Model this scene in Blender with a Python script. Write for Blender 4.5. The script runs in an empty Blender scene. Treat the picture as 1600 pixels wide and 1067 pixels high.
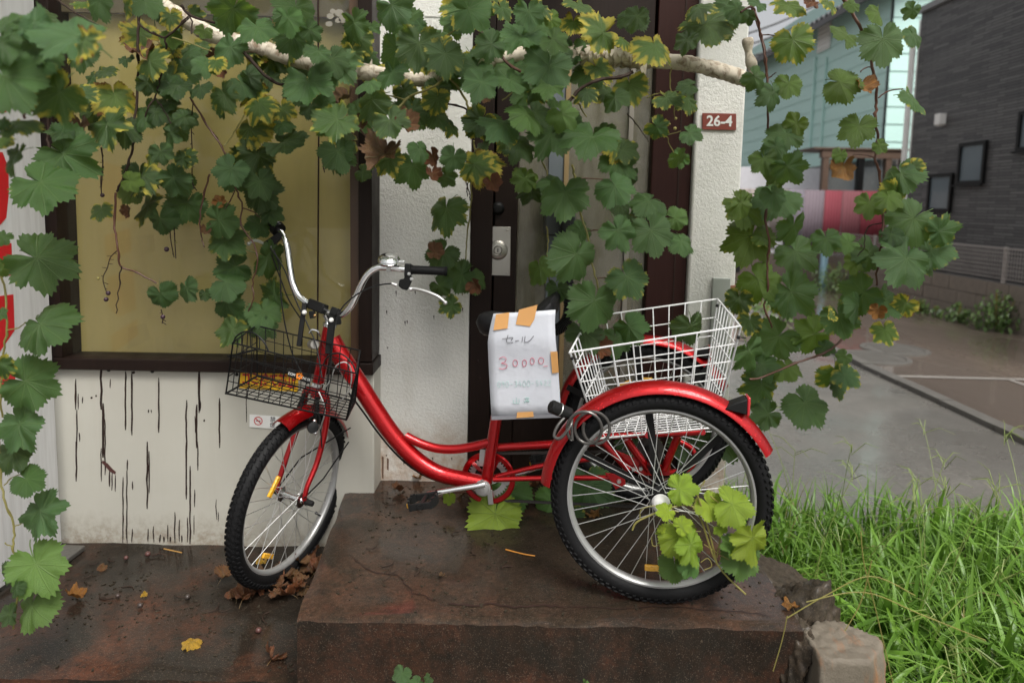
import bpy, bmesh, math, random
from mathutils import Vector, Matrix, noise
rnd = random.Random(7)
PI = math.pi
scene = bpy.context.scene
col = scene.collection
V = Vector

# ------------------------------------------------------------------ camera
FPX, PITCH, ROLL, CAMH = 1067.0, math.radians(6.0), 0.020, 1.12
PPX, PPY = 800.0, 317 + 1067 * math.tan(math.radians(6.0))
CAM = V((0, 0, CAMH))
_fw = V((0, math.cos(PITCH), -math.sin(PITCH)))
_up0 = V((0, math.sin(PITCH), math.cos(PITCH)))
_rt = V((1, 0, 0)) * math.cos(ROLL) + _up0 * math.sin(ROLL)
_up = V((-1, 0, 0)) * math.sin(ROLL) + _up0 * math.cos(ROLL)
cd = bpy.data.cameras.new('camera')
cam = bpy.data.objects.new('camera', cd)
col.objects.link(cam)
scene.camera = cam
cam.matrix_world = Matrix(((_rt.x, _up.x, -_fw.x, 0), (_rt.y, _up.y, -_fw.y, 0), (_rt.z, _up.z, -_fw.z, CAMH), (0, 0, 0, 1)))
cd.sensor_width = 36
cd.lens = FPX / 1600 * 36
cd.shift_y = -(533.5 - PPY) / 1600
cd.clip_start, cd.clip_end = 0.05, 500
cd.dof.use_dof = True
cd.dof.focus_distance = 2.1
cd.dof.aperture_fstop = 2.3

# ------------------------------------------------------------------ sky, sun, exposure
SUN_EL, SUN_AZ = math.radians(56), math.radians(152)
w = bpy.data.worlds.new('World')
scene.world = w
w.use_nodes = True
nt = w.node_tree
bg = nt.nodes['Background']
sky = nt.nodes.new('ShaderNodeTexSky')
sky.sky_type = 'NISHITA'
sky.sun_disc = False
sky.sun_elevation = SUN_EL
sky.sun_rotation = SUN_AZ
sky.air_density, sky.dust_density, sky.ozone_density = 1.0, 6.0, 1.0
hs = nt.nodes.new('ShaderNodeHueSaturation')
hs.inputs['Saturation'].default_value = 0.12
nt.links.new(sky.outputs[0], hs.inputs['Color'])
nt.links.new(hs.outputs[0], bg.inputs[0])
bg.inputs[1].default_value = 0.075
sd = bpy.data.lights.new('sun', 'SUN')
sd.energy = 1.5
sd.angle = math.radians(30)
sd.color = (1.0, 0.96, 0.89)
sun = bpy.data.objects.new('sun', sd)
col.objects.link(sun)
sdir = V((math.sin(SUN_AZ) * math.cos(SUN_EL), math.cos(SUN_AZ) * math.cos(SUN_EL), math.sin(SUN_EL)))
sun.rotation_euler = sdir.to_track_quat('Z', 'Y').to_euler()
vs = scene.view_settings
vs.view_transform = 'Standard'
vs.look = 'None'
vs.exposure = 1.3
vs.gamma = 1.0
scene.cycles.use_denoising = True
scene.cycles.max_bounces = 6
scene.cycles.diffuse_bounces = 3
scene.cycles.glossy_bounces = 3
scene.cycles.transmission_bounces = 4
scene.cycles.transparent_max_bounces = 8
scene.cycles.caustics_reflective = False
scene.cycles.caustics_refractive = False

# ------------------------------------------------------------------ pixel helpers (a pixel and a real depth give a point)
def ray(x, y):
    return _fw + _rt * ((x - PPX) / FPX) - _up * ((y - PPY) / FPX)
def at(x, y, Y):
    d = ray(x, y)
    return CAM + d * (Y / d.y)
def atz(x, y, z):
    d = ray(x, y)
    return CAM + d * ((z - CAMH) / d.z)
def atpl(x, y, p, n):
    d = ray(x, y)
    return CAM + d * ((p - CAM).dot(n) / d.dot(n))

# ------------------------------------------------------------------ mesh builder
class MB:
    def __init__(s):
        s.v, s.f = [], []
    def quad(s, a, b, c, d):
        i = len(s.v); s.v += [V(a), V(b), V(c), V(d)]; s.f.append((i, i + 1, i + 2, i + 3)); return s
    def poly(s, pts):
        i = len(s.v); s.v += [V(p) for p in pts]; s.f.append(tuple(range(i, i + len(pts)))); return s
    def slab(s, pts, off):
        """prism: polygon pts extruded by off"""
        n = len(pts); i = len(s.v); off = V(off)
        s.v += [V(p) for p in pts] + [V(p) + off for p in pts]
        s.f.append(tuple(range(i + n - 1, i - 1, -1))); s.f.append(tuple(range(i + n, i + 2 * n)))
        for k in range(n):
            l = (k + 1) % n
            s.f.append((i + k, i + l, i + n + l, i + n + k))
        return s
    def box(s, x0, x1, y0, y1, z0, z1):
        return s.slab([(x0, y0, z0), (x1, y0, z0), (x1, y1, z0), (x0, y1, z0)], (0, 0, z1 - z0))
    def obox(s, c, ax, ay, az):
        """box at centre c with half axes"""
        c, ax, ay, az = V(c), V(ax), V(ay), V(az)
        return s.slab([c - ax - ay - az, c + ax - ay - az, c + ax + ay - az, c - ax + ay - az], az * 2)
    def tube(s, pts, r, seg=8, closed=False, caps=True):
        pts = [V(p) for p in pts]; n = len(pts)
        rs = r if isinstance(r, (list, tuple)) else [r] * n
        def tan(k):
            if closed: return (pts[(k + 1) % n] - pts[k - 1]).normalized()
            return (pts[min(k + 1, n - 1)] - pts[max(k - 1, 0)]).normalized()
        t = tan(0)
        a = t.orthogonal().normalized()
        base = len(s.v)
        for k in range(n):
            t2 = tan(k)
            a = (a - t2 * a.dot(t2))
            a = a.normalized() if a.length > 1e-6 else t2.orthogonal().normalized()
            b = t2.cross(a)
            for j in range(seg):
                q = 2 * PI * j / seg
                s.v.append(pts[k] + (a * math.cos(q) + b * math.sin(q)) * rs[k])
        m = n if closed else n - 1
        for k in range(m):
            k2 = (k + 1) % n
            for j in range(seg):
                j2 = (j + 1) % seg
                s.f.append((base + k * seg + j, base + k * seg + j2, base + k2 * seg + j2, base + k2 * seg + j))
        if caps and not closed:
            s.f.append(tuple(base + j for j in range(seg - 1, -1, -1)))
            s.f.append(tuple(base + (n - 1) * seg + j for j in range(seg)))
        return s
    def lathe(s, prof, c, ax, seg=24, a0=0.0, a1=2 * PI, u=None, closedprof=False):
        """prof: (radius, along axis) turned round axis ax through c"""
        c, ax = V(c), V(ax).normalized()
        u = V(u).normalized() if u is not None else ax.orthogonal().normalized()
        w_ = ax.cross(u)
        full = abs(a1 - a0 - 2 * PI) < 1e-6
        m = seg if full else seg + 1
        base = len(s.v); n = len(prof)
        for k in range(m):
            q = a0 + (a1 - a0) * k / seg
            d = u * math.cos(q) + w_ * math.sin(q)
            for (r, h) in prof:
                s.v.append(c + d * r + ax * h)
        for k in range(seg):
            k2 = (k + 1) % m
            for j in range(n if closedprof else n - 1):
                j2 = (j + 1) % n
                s.f.append((base + k * n + j, base + k2 * n + j, base + k2 * n + j2, base + k * n + j2))
        if not full and closedprof:
            s.f.append(tuple(base + j for j in range(n)))
            s.f.append(tuple(base + (m - 1) * n + j for j in range(n - 1, -1, -1)))
        return s
    def ball(s, c, r, seg=10, rings=6, sz=1.0):
        prof = [(max(r * math.sin(PI * k / rings), 1e-5), -r * sz * math.cos(PI * k / rings)) for k in range(rings + 1)]
        return s.lathe(prof, c, (0, 0, 1), seg)
    def mesh(s, name, mat, org=(0, 0, 0), smooth=True):
        me = bpy.data.meshes.new(name)
        o = V(org)
        me.from_pydata([tuple(p - o) for p in s.v], [], s.f)
        if mat: me.materials.append(mat)
        fix_normals(me)
        if smooth:
            for p in me.polygons: p.use_smooth = True
            me.set_sharp_from_angle(angle=math.radians(38))
        me.update()
        return me
    def build(s, name, mat, parent=None, smooth=True, bevel=0):
        org = thing_origin(parent)
        o = bpy.data.objects.new(name, s.mesh(name, mat, org, smooth))
        col.objects.link(o)
        o.parent = parent
        if bevel:
            m = o.modifiers.new('bevel', 'BEVEL'); m.width = bevel; m.segments = 2; m.limit_method = 'ANGLE'; m.angle_limit = math.radians(40)
        return o

def fix_normals(me):
    bm = bmesh.new(); bm.from_mesh(me)
    bmesh.ops.recalc_face_normals(bm, faces=bm.faces)
    bm.to_mesh(me); bm.free()
def thing_origin(o):
    p = V((0, 0, 0))
    while o is not None:
        p = p + o.location; o = o.parent
    return p
def tag(o, label=None, cat=None, group=None, kind=None):
    if label: o['label'] = label
    if cat: o['category'] = cat
    if group: o['group'] = group
    if kind: o['kind'] = kind
    return o
def empty(name, loc, label, cat, group=None):
    o = bpy.data.objects.new(name, None)
    o.empty_display_size = 0.1
    col.objects.link(o); o.location = loc
    return tag(o, label, cat, group)
def inst(name, me, loc, parent=None, rot=None, scale=None, mtx=None):
    o = bpy.data.objects.new(name, me); col.objects.link(o)
    o.parent = parent
    if mtx is not None:
        m = mtx.copy(); m.translation = m.translation - thing_origin(parent); o.matrix_basis = m
    else:
        o.location = V(loc) - thing_origin(parent)
        if rot: o.rotation_euler = rot
        if scale: o.scale = scale if isinstance(scale, (tuple, list)) else (scale,) * 3
    return o
def spline(pts, n=6):
    """Catmull-Rom through points"""
    pts = [V(p) for p in pts]; out = []
    for i in range(len(pts) - 1):
        p0, p1, p2, p3 = pts[max(i - 1, 0)], pts[i], pts[i + 1], pts[min(i + 2, len(pts) - 1)]
        for k in range(n):
            t = k / n
            out.append(0.5 * ((2 * p1) + (p2 - p0) * t + (2 * p0 - 5 * p1 + 4 * p2 - p3) * t * t + (3 * p1 - p0 - 3 * p2 + p3) * t ** 3))
    out.append(pts[-1])
    return out
def lerp(a, b, t): return a + (b - a) * t

# ------------------------------------------------------------------ materials
class N:
    """tiny node helper"""
    def __init__(s, name):
        s.m = bpy.data.materials.new(name); s.m.use_nodes = True
        s.t = s.m.node_tree; s.b = s.t.nodes['Principled BSDF']; s.out = s.t.nodes['Material Output']
    def n(s, typ, **kw):
        x = s.t.nodes.new(typ)
        for k, v in kw.items():
            if k in x.inputs.keys(): s.set(x.inputs[k], v)
            else: setattr(x, k, v)
        return x
    def set(s, inp, v):
        if isinstance(v, bpy.types.NodeSocket): s.t.links.new(v, inp)
        else: inp.default_value = v
    def math(s, op, a, b=None, clamp=False):
        x = s.t.nodes.new('ShaderNodeMath'); x.operation = op; x.use_clamp = clamp
        s.set(x.inputs[0], a)
        if b is not None: s.set(x.inputs[1], b)
        return x.outputs[0]
    def mix(s, f, a, b):
        x = s.t.nodes.new('ShaderNodeMix'); x.data_type = 'RGBA'
        s.set(x.inputs[0], f); s.set(x.inputs[6], c4(a)); s.set(x.inputs[7], c4(b))
        return x.outputs[2]
    def coords(s, scale=None, kind='Object'):
        x = s.t.nodes.new('ShaderNodeTexCoord')
        o = x.outputs[kind]
        if scale is not None:
            mp = s.t.nodes.new('ShaderNodeMapping'); s.t.links.new(o, mp.inputs[0]); mp.inputs['Scale'].default_value = scale; o = mp.outputs[0]
        return o
    def noise(s, scale, detail=4, rough=0.55, vec=None, dist=0.0):
        x = s.t.nodes.new('ShaderNodeTexNoise'); x.inputs['Scale'].default_value = scale; x.inputs['Detail'].default_value = detail
        x.inputs['Roughness'].default_value = rough; x.inputs['Distortion'].default_value = dist
        s.t.links.new(vec if vec is not None else s.coords(), x.inputs['Vector'])
        return x.outputs[0]
    def vor(s, scale, vec=None, feature='F1', out=0):
        x = s.t.nodes.new('ShaderNodeTexVoronoi'); x.feature = feature; x.inputs['Scale'].default_value = scale
        s.t.links.new(vec if vec is not None else s.coords(), x.inputs['Vector'])
        return x.outputs[out]
    def ramp(s, f, stops):
        x = s.t.nodes.new('ShaderNodeValToRGB'); s.set(x.inputs[0], f)
        e = x.color_ramp.elements
        while len(e) < len(stops): e.new(0.5)
        for k, (p, c) in enumerate(stops):
            e[k].position = p; e[k].color = c4(c) if not isinstance(c, (int, float)) else (c, c, c, 1)
        return x.outputs[0]
    def bump(s, h, strength=0.3, dist=0.01, normal=None):
        x = s.t.nodes.new('ShaderNodeBump'); x.inputs['Strength'].default_value = strength; x.inputs['Distance'].default_value = dist
        s.set(x.inputs['Height'], h)
        if normal is not None: s.t.links.new(normal, x.inputs['Normal'])
        return x.outputs[0]
    def p(s, **kw):
        for k, v in kw.items():
            i = s.b.inputs[k.replace('_', ' ')]
            s.set(i, c4(v) if isinstance(v, tuple) and len(v) == 3 else v)
        return s.m
def c4(c):
    return (c[0], c[1], c[2], 1.0) if isinstance(c, tuple) and len(c) == 3 else c

def simple(name, colr, rough=0.5, metal=0.0, var=0.15, coat=0.0, bumps=0.0, bscale=60):
    a = N(name)
    nz = a.noise(9, 5)
    dark = tuple(x * (1 - var) for x in colr); lite = tuple(min(1, x * (1 + var)) for x in colr)
    a.p(Base_Color=a.mix(nz, dark, lite), Roughness=a.math('ADD', a.math('MULTIPLY', a.noise(23, 4), 0.25), rough - 0.12, True), Metallic=metal, Coat_Weight=coat)
    if bumps: a.p(Normal=a.bump(a.noise(bscale, 5), bumps, 0.004))
    return a.m

def droplets(a, scale=130, amount=0.16, strength=0.55):
    """small standing rain beads as relief"""
    v = a.vor(scale)
    sel = a.noise(11, 2)
    h = a.math('MULTIPLY', a.math('SUBTRACT', amount * 1.6, v, True), a.math('GREATER_THAN', sel, 0.45))
    return a.bump(h, strength, 0.012)

M = {}
a = N('red_paint')
fl = a.vor(900, out=1)
a.p(Base_Color=a.mix(a.noise(14, 4), (0.36, 0.0010, 0.003), (0.49, 0.002, 0.005)), Metallic=0.7, Roughness=0.30, Coat_Weight=0.55, Coat_Roughness=0.05, Normal=droplets(a, 110))
M['red'] = a.m
M['chrome'] = simple('chrome', (0.78, 0.78, 0.78), 0.16, 1.0, 0.08)
M['alu'] = simple('brushed_aluminium', (0.62, 0.62, 0.61), 0.38, 0.85, 0.08)
M['rim'] = simple('rim_silver', (0.38, 0.38, 0.375), 0.36, 0.6, 0.08)
M['rubber'] = simple('tyre_rubber', (0.0065, 0.0065, 0.007), 0.6, 0, 0.3, 0, 0.3, 90)
M['blackp'] = simple('black_plastic', (0.012, 0.012, 0.012), 0.4, 0, 0.3)
M['blackm'] = simple('black_coated_steel', (0.010, 0.010, 0.010), 0.35, 0, 0.3)
a = N('black_vinyl'); a.p(Base_Color=(0.012, 0.012, 0.013), Roughness=0.42, Normal=a.bump(a.vor(420), 0.25, 0.002)); M['vinyl'] = a.m
M['whitew'] = simple('white_coated_wire', (0.80, 0.80, 0.80), 0.35, 0, 0.05)
M['whitep'] = simple('white_plastic', (0.78, 0.77, 0.74), 0.3, 0, 0.05)
a = N('amber_lens'); a.p(Base_Color=a.mix(a.vor(160), (0.70, 0.30, 0.01), (0.9, 0.5, 0.03)), Roughness=0.15, Coat_Weight=1.0, Normal=a.bump(a.vor(220), 0.6, 0.003)); M['amber'] = a.m
a = N('red_lens'); a.p(Base_Color=(0.5, 0.01, 0.02), Roughness=0.15, Coat_Weight=1.0); M['redlens'] = a.m
M['chain'] = simple('oiled_chain', (0.09, 0.085, 0.08), 0.42, 0.8, 0.3)

# plaster
a = N('white_stucco')
co = a.coords()
st = a.noise(95, 3, 0.6, co, 0.6)
fine = a.noise(260, 3, 0.5, co)
hgt = a.math('ADD', a.ramp(st, [(0.40, 0.0), (0.58, 1.0)]), a.math('MULTIPLY', fine, 0.35))
sep = a.n('ShaderNodeSeparateXYZ', Vector=a.coords()); zz = sep.outputs[2]
dirtn = a.noise(3.2, 6, 0.65)
splash = a.math('MULTIPLY', a.ramp(a.math('ADD', zz, a.math('MULTIPLY', dirtn, -0.28)), [(0.0, 1.0), (0.16, 0.0)]), a.ramp(a.noise(14, 6, 0.7), [(0.35, 0.15), (0.65, 1.0)]))
stain = a.ramp(a.noise(2.2, 7, 0.7, a.coords((3, 3, 0.6))), [(0.56, 0.0), (0.78, 0.5)])
bc = a.mix(splash, a.mix(stain, (0.70, 0.69, 0.65), (0.53, 0.50, 0.44)), (0.42, 0.30, 0.21))
bc = a.mix(a.ramp(a.noise(180, 3), [(0.68, 0.0), (0.74, 0.35)]), bc, (0.2, 0.18, 0.15))
a.p(Base_Color=bc, Roughness=0.85, Normal=a.bump(hgt, 0.32, 0.005))
M['stucco'] = a.m
# beige metal panel
a = N('beige_panel')
sep = a.n('ShaderNodeSeparateXYZ', Vector=a.coords()); zz = sep.outputs[2]
low = a.math('MULTIPLY', a.ramp(a.math('ADD', a.math('ADD', zz, 0.30), a.math('MULTIPLY', a.noise(4, 6, 0.7, a.coords((4, 1, 1))), -0.16)), [(0.0, 0.75), (0.13, 0.0)]), a.ramp(a.noise(30, 7, 0.8), [(0.42, 0.2), (0.6, 1.0)]))
sp = a.ramp(a.noise(75, 5, 0.7, a.coords((2, 2, 0.7))), [(0.70, 0.0), (0.76, 0.7)])
sp = a.math('MULTIPLY', sp, a.ramp(a.math('ADD', zz, 0.22), [(0.0, 1.0), (0.14, 0.0)]))
bc = a.mix(a.noise(1.6, 5, 0.6), (0.42, 0.405, 0.35), (0.53, 0.515, 0.46))
bc = a.mix(a.ramp(a.noise(2.4, 6, 0.7, a.coords((7, 1, 0.5))), [(0.52, 0.0), (0.8, 0.25)]), bc, (0.38, 0.35, 0.29))
bc = a.mix(low, bc, (0.20, 0.15, 0.10)); bc = a.mix(sp, bc, (0.05, 0.035, 0.025))
a.p(Base_Color=bc, Roughness=0.5, Normal=a.bump(a.noise(5, 3), 0.15, 0.02))
M['panel'] = a.m
# dark brown painted wood
a = N('dark_brown_wood')
g = a.noise(6, 6, 0.65, a.coords((14, 14, 1.0)))
bc = a.mix(g, (0.008, 0.0045, 0.0036), (0.020, 0.011, 0.008))
bc = a.mix(a.ramp(a.noise(38, 6, 0.8, a.coords((3, 3, 0.5))), [(0.66, 0.0), (0.70, 0.6)]), bc, (0.16, 0.13, 0.11))
a.p(Base_Color=bc, Roughness=a.math('ADD', a.math('MULTIPLY', a.noise(12, 4), 0.35), 0.33), Normal=a.bump(g, 0.25, 0.003))
M['wood'] = a.m
a = N('red_brown_wood')
g = a.noise(6, 6, 0.65, a.coords((14, 14, 1.0)))
a.p(Base_Color=a.mix(g, (0.018, 0.0055, 0.0045), (0.036, 0.012, 0.009)), Roughness=0.45, Normal=a.bump(g, 0.2, 0.003))
M['wood2'] = a.m
# yellow blind
a = N('yellow_blind')
bc = a.mix(a.noise(1.3, 4), (0.52, 0.41, 0.13), (0.66, 0.54, 0.22))
bc = a.mix(a.ramp(a.noise(2.2, 5, 0.65, a.coords((5, 1, 0.8))), [(0.48, 0), (0.8, 0.35)]), bc, (0.46, 0.36, 0.11))
a.p(Base_Color=bc, Roughness=0.7); M['blind'] = a.m
M['blindmark'] = simple('faded_brown_print', (0.57, 0.455, 0.17), 0.7)
# window glass (thin pane)
def pane(name, tint, refl=0.9, dirt=0.0):
    a = N(name)
    tr = a.n('ShaderNodeBsdfTransparent'); tr.inputs[0].default_value = c4(tint)
    gl = a.n('ShaderNodeBsdfGlossy'); gl.inputs['Roughness'].default_value = 0.03; gl.inputs[0].default_value = (0.9, 0.9, 0.9, 1)
    fr = a.n('ShaderNodeFresnel'); fr.inputs[0].default_value = 1.5
    f = a.math('MULTIPLY', fr.outputs[0], refl)
    mx = a.n('ShaderNodeMixShader'); a.t.links.new(f, mx.inputs[0]); a.t.links.new(tr.outputs[0], mx.inputs[1]); a.t.links.new(gl.outputs[0], mx.inputs[2])
    o = mx.outputs[0]
    if dirt:
        df = a.n('ShaderNodeBsdfDiffuse'); df.inputs[0].default_value = (0.34, 0.32, 0.27, 1)
        m2 = a.n('ShaderNodeMixShader')
        a.t.links.new(a.math('MULTIPLY', a.ramp(a.noise(4, 7, 0.7, a.coords((4, 4, 0.8))), [(0.35, 0.25), (0.7, 1.0)]), dirt), m2.inputs[0])
        a.t.links.new(o, m2.inputs[1]); a.t.links.new(df.outputs[0], m2.inputs[2]); o = m2.outputs[0]
    a.t.links.new(o, a.out.inputs[0])
    return a.m
M['glass'] = pane('window_glass', (0.97, 0.975, 0.965), 0.55, 0.04)
M['dirtyglass'] = pane('dirty_glass', (0.85, 0.85, 0.8), 0.6, 0.5)
# wet concrete
def wetcon(name, c0, c1, rust, rustamt, wet=0.5, seed=0.0):
    a = N(name)
    co = a.coords()
    big = a.noise(1.7 + seed, 6, 0.6, co)
    med = a.noise(7 + seed, 6, 0.7, co)
    fin = a.noise(70, 5, 0.7, co)
    bc = a.mix(a.ramp(med, [(0.3, 0.0), (0.7, 1.0)]), c0, c1)
    bc = a.mix(a.math('MULTIPLY', a.ramp(a.math('ADD', a.math('MULTIPLY', big, 0.7), a.math('MULTIPLY', med, 0.3)), [(0.47, 0.0), (0.62, 1.0)]), rustamt), bc, rust)
    bc = a.mix(a.ramp(fin, [(0.35, 0.7), (0.60, 0.0)]), bc, (0.010, 0.008, 0.006))
    bc = a.mix(a.ramp(a.noise(3.4 + seed, 7, 0.72, co), [(0.46, 0.0), (0.60, 0.85)]), bc, (0.014, 0.012, 0.009))
    sand = a.vor(230, co)
    bc = a.mix(a.ramp(a.noise(300, 2, 0.5, co), [(0.60, 0.0), (0.68, 0.4)]), bc, (0.15, 0.115, 0.085))
    wetm = a.ramp(a.noise(2.6, 5, 0.6, co), [(0.34, 0.0), (0.56, 1.0)])
    ro = a.mix(wetm, (0.5, 0.5, 0.5), (0.5 - 0.42 * wet,) * 3)
    h = a.math('ADD', a.math('MULTIPLY', fin, 0.5), a.math('ADD', a.math('MULTIPLY', a.noise(260, 3, 0.6, co), 0.5), a.math('MULTIPLY', med, 0.6)))
    a.p(Base_Color=bc, Roughness=0.6, Normal=a.bump(h, 0.45, 0.005), Coat_Weight=a.math('MULTIPLY', a.math('ADD', a.math('MULTIPLY', wetm, 0.7), 0.3), wet), Coat_Roughness=a.ramp(wetm, [(0.0, 0.30), (0.8, 0.06)]), Coat_Normal=a.bump(h, 0.07, 0.004))
    a.b.inputs['Specular IOR Level'].default_value = 0.12
    return a.m
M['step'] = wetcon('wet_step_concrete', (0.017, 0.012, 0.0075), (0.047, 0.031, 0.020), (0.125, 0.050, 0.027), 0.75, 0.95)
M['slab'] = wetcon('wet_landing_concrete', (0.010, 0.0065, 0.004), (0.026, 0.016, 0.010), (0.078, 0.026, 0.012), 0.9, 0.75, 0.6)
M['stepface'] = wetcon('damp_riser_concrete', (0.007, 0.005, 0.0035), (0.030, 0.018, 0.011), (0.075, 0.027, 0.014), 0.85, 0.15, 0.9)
M['lump'] = wetcon('broken_concrete', (0.030, 0.024, 0.016), (0.10, 0.080, 0.060), (0.09, 0.045, 0.02), 0.5, 0.2, 0.3)
a = N('pale_block_concrete')
bc = a.mix(a.noise(5, 6, 0.7), (0.065, 0.052, 0.036), (0.21, 0.18, 0.14))
bc = a.mix(a.ramp(a.noise(4.2, 6, 0.7, a.coords((4, 1, 0.7))), [(0.5, 0), (0.66, 0.85)]), bc, (0.25, 0.10, 0.03))
a.p(Base_Color=bc, Roughness=0.7, Normal=a.bump(a.noise(70, 6, 0.7), 0.6, 0.006)); M['block'] = a.m
# gravelly asphalt and wet road
a = N('gravel_asphalt')
vv = a.vor(85, out=1)
bc = a.mix(a.noise(1.2, 5, 0.6), (0.085, 0.080, 0.071), (0.155, 0.147, 0.132))
bc = a.mix(a.math('MULTIPLY', a.n('ShaderNodeSeparateColor', Color=vv).outputs[0], 0.65), bc, (0.07, 0.065, 0.06))
a.p(Base_Color=bc, Roughness=a.ramp(a.noise(1.5, 5, 0.6), [(0.35, 0.16), (0.65, 0.5)]), Normal=a.bump(a.vor(85), 0.25, 0.008), Coat_Weight=a.ramp(a.noise(1.1, 5, 0.6), [(0.42, 0.0), (0.58, 0.8)]), Coat_Roughness=0.12); M['gravel'] = a.m
a = N('wet_road')
bc = a.mix(a.noise(0.8, 6, 0.6, a.coords((1, 0.35, 1))), (0.080, 0.062, 0.050), (0.140, 0.110, 0.088))
a.p(Base_Color=bc, Roughness=a.ramp(a.noise(0.7, 5, 0.6, a.coords((1, 0.5, 1))), [(0.42, 0.06), (0.64, 0.34)]), Normal=a.bump(a.noise(60, 3), 0.03, 0.003), Coat_Weight=a.ramp(a.noise(0.9, 5, 0.6, a.coords((1, 0.4, 1))), [(0.35, 0.25), (0.55, 1.0)]), Coat_Roughness=0.07); M['road'] = a.m
M['kerb'] = simple('kerb_concrete', (0.085, 0.08, 0.072), 0.5, 0, 0.3, 0, 0.4)
M['roadpaint'] = simple('worn_white_road_paint', (0.20, 0.185, 0.17), 0.4, 0, 0.25)
M['soil'] = simple('dark_soil', (0.03, 0.024, 0.016), 0.8, 0, 0.4, 0, 0.8, 40)
# foliage
def leafmat(name, dry=False):
    a = N(name)
    oi = a.n('ShaderNodeObjectInfo')
    at_ = a.n('ShaderNodeAttribute', attribute_name='lp')
    sep = a.n('ShaderNodeSeparateXYZ', Vector=at_.outputs['Vector'])
    x, y, e = sep.outputs
    ang = a.math('ABSOLUTE', a.math('ARCTAN2', x, y))
    rad = a.math('SQRT', a.math('ADD', a.math('MULTIPLY', x, x), a.math('MULTIPLY', y, y)))
    dmin = None
    for k in (0.0, 0.42, 0.92, 1.45, 2.05):
        dd = a.math('ABSOLUTE', a.math('SUBTRACT', ang, k))
        dmin = dd if dmin is None else a.math('MINIMUM', dmin, dd)
    dist = a.math('MULTIPLY', dmin, rad)
    # secondary ribs: stripes that lean away from the main veins
    rib = a.math('ABSOLUTE', a.math('SINE', a.math('ADD', a.math('MULTIPLY', rad, 34.0), a.math('MULTIPLY', dmin, -38.0))))
    vein = a.ramp(dist, [(0.004, 1.0), (0.016, 0.0)])
    ribm = a.ramp(rib, [(0.03, 1.0), (0.22, 0.0)])
    vm = a.math('MAXIMUM', vein, a.math('MULTIPLY', ribm, 0.42))
    vecs = a.n('ShaderNodeVectorMath', operation='ADD'); a.t.links.new(at_.outputs['Vector'], vecs.inputs[0])
    comb = a.n('ShaderNodeCombineXYZ', X=a.math('MULTIPLY', oi.outputs['Random'], 40.0), Y=a.math('MULTIPLY', oi.outputs['Random'], 17.0)); a.t.links.new(comb.outputs[0], vecs.inputs[1])
    nv = vecs.outputs[0]
    n1 = a.noise(3.0, 5, 0.6, nv); n2 = a.noise(16, 5, 0.7, nv)
    base = a.mix(a.math('MULTIPLY', n1, 0.75), oi.outputs['Color'], a.mix(0.5, oi.outputs['Color'], (0.085, 0.15, 0.03)))
    base = a.mix(a.math('MULTIPLY', vm, 0.30), base, (0.19, 0.26, 0.10))
    if not dry:
        # yellowing creeps in from the rim between the veins
        f = a.math('ADD', a.math('ADD', a.math('MULTIPLY', e, 0.75), a.math('MULTIPLY', a.ramp(dist, [(0.0, 0.0), (0.16, 1.0)]), 0.42)), a.math('MULTIPLY', a.math('SUBTRACT', n1, 0.5), 0.9))
        au = oi.outputs['Alpha']
        thr = a.math('SUBTRACT', 1.50, a.math('MULTIPLY', au, 1.08))
        ym = a.math('MULTIPLY', a.math('SUBTRACT', f, thr), 3.6, True)
        base = a.mix(ym, base, (0.52, 0.44, 0.055))
        bmk = a.math('MULTIPLY', a.math('SUBTRACT', a.math('ADD', f, a.math('MULTIPLY', a.math('SUBTRACT', n2, 0.5), 0.7)), a.math('ADD', thr, 0.46)), 7.0, True)
        base = a.mix(bmk, base, (0.20, 0.055, 0.016))
        sp = a.ramp(n2, [(0.70, 0.0), (0.75, 0.7)])
        base = a.mix(a.math('MULTIPLY', sp, au), base, (0.13, 0.06, 0.02))
    else:
        base = a.mix(a.ramp(n2, [(0.35, 0.0), (0.7, 0.75)]), base, (0.05, 0.018, 0.010))
    hgt = a.math('ADD', a.math('MULTIPLY', a.noise(30, 5, 0.65, nv), 0.7), a.math('MULTIPLY', vm, -0.35))
    b1 = a.bump(hgt, 0.55 if not dry else 0.7, 0.008)
    dv = a.vor(34, nv); dsel = a.noise(5, 2, 0.5, nv)
    dr = a.math('MULTIPLY', a.math('SUBTRACT', 0.24, dv, True), a.math('GREATER_THAN', dsel, 0.42))
    b2 = a.bump(dr, 0.7, 0.02, b1)
    a.p(Base_Color=base, Roughness=a.math('ADD', a.math('MULTIPLY', n2, 0.35), 0.20), Normal=b2)
    a.b.inputs['Specular IOR Level'].default_value = 0.6
    tl = a.n('ShaderNodeBsdfTranslucent'); a.t.links.new(a.mix(0.35, base, (0.30, 0.42, 0.03)) if not dry else base, tl.inputs[0]); a.t.links.new(b1, tl.inputs['Normal'])
    mx = a.n('ShaderNodeMixShader'); mx.inputs[0].default_value = 0.45 if not dry else 0.12
    a.t.links.new(a.b.outputs[0], mx.inputs[1]); a.t.links.new(tl.outputs[0], mx.inputs[2]); a.t.links.new(mx.outputs[0], a.out.inputs[0])
    return a.m
M['leaf'] = leafmat('grape_leaf')
M['dryleaf'] = leafmat('dry_leaf', True)
M['cane'] = simple('reddish_cane', (0.075, 0.026, 0.013), 0.5, 0, 0.45, 0, 0.5, 60)
M['canegreen'] = simple('green_cane', (0.19, 0.17, 0.045), 0.5, 0, 0.3)
M['darkcane'] = simple('dark_old_cane', (0.035, 0.022, 0.016), 0.65, 0, 0.4, 0, 0.7, 50)
M['grape'] = simple('dark_grape', (0.035, 0.012, 0.022), 0.4, 0, 0.5)
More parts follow.
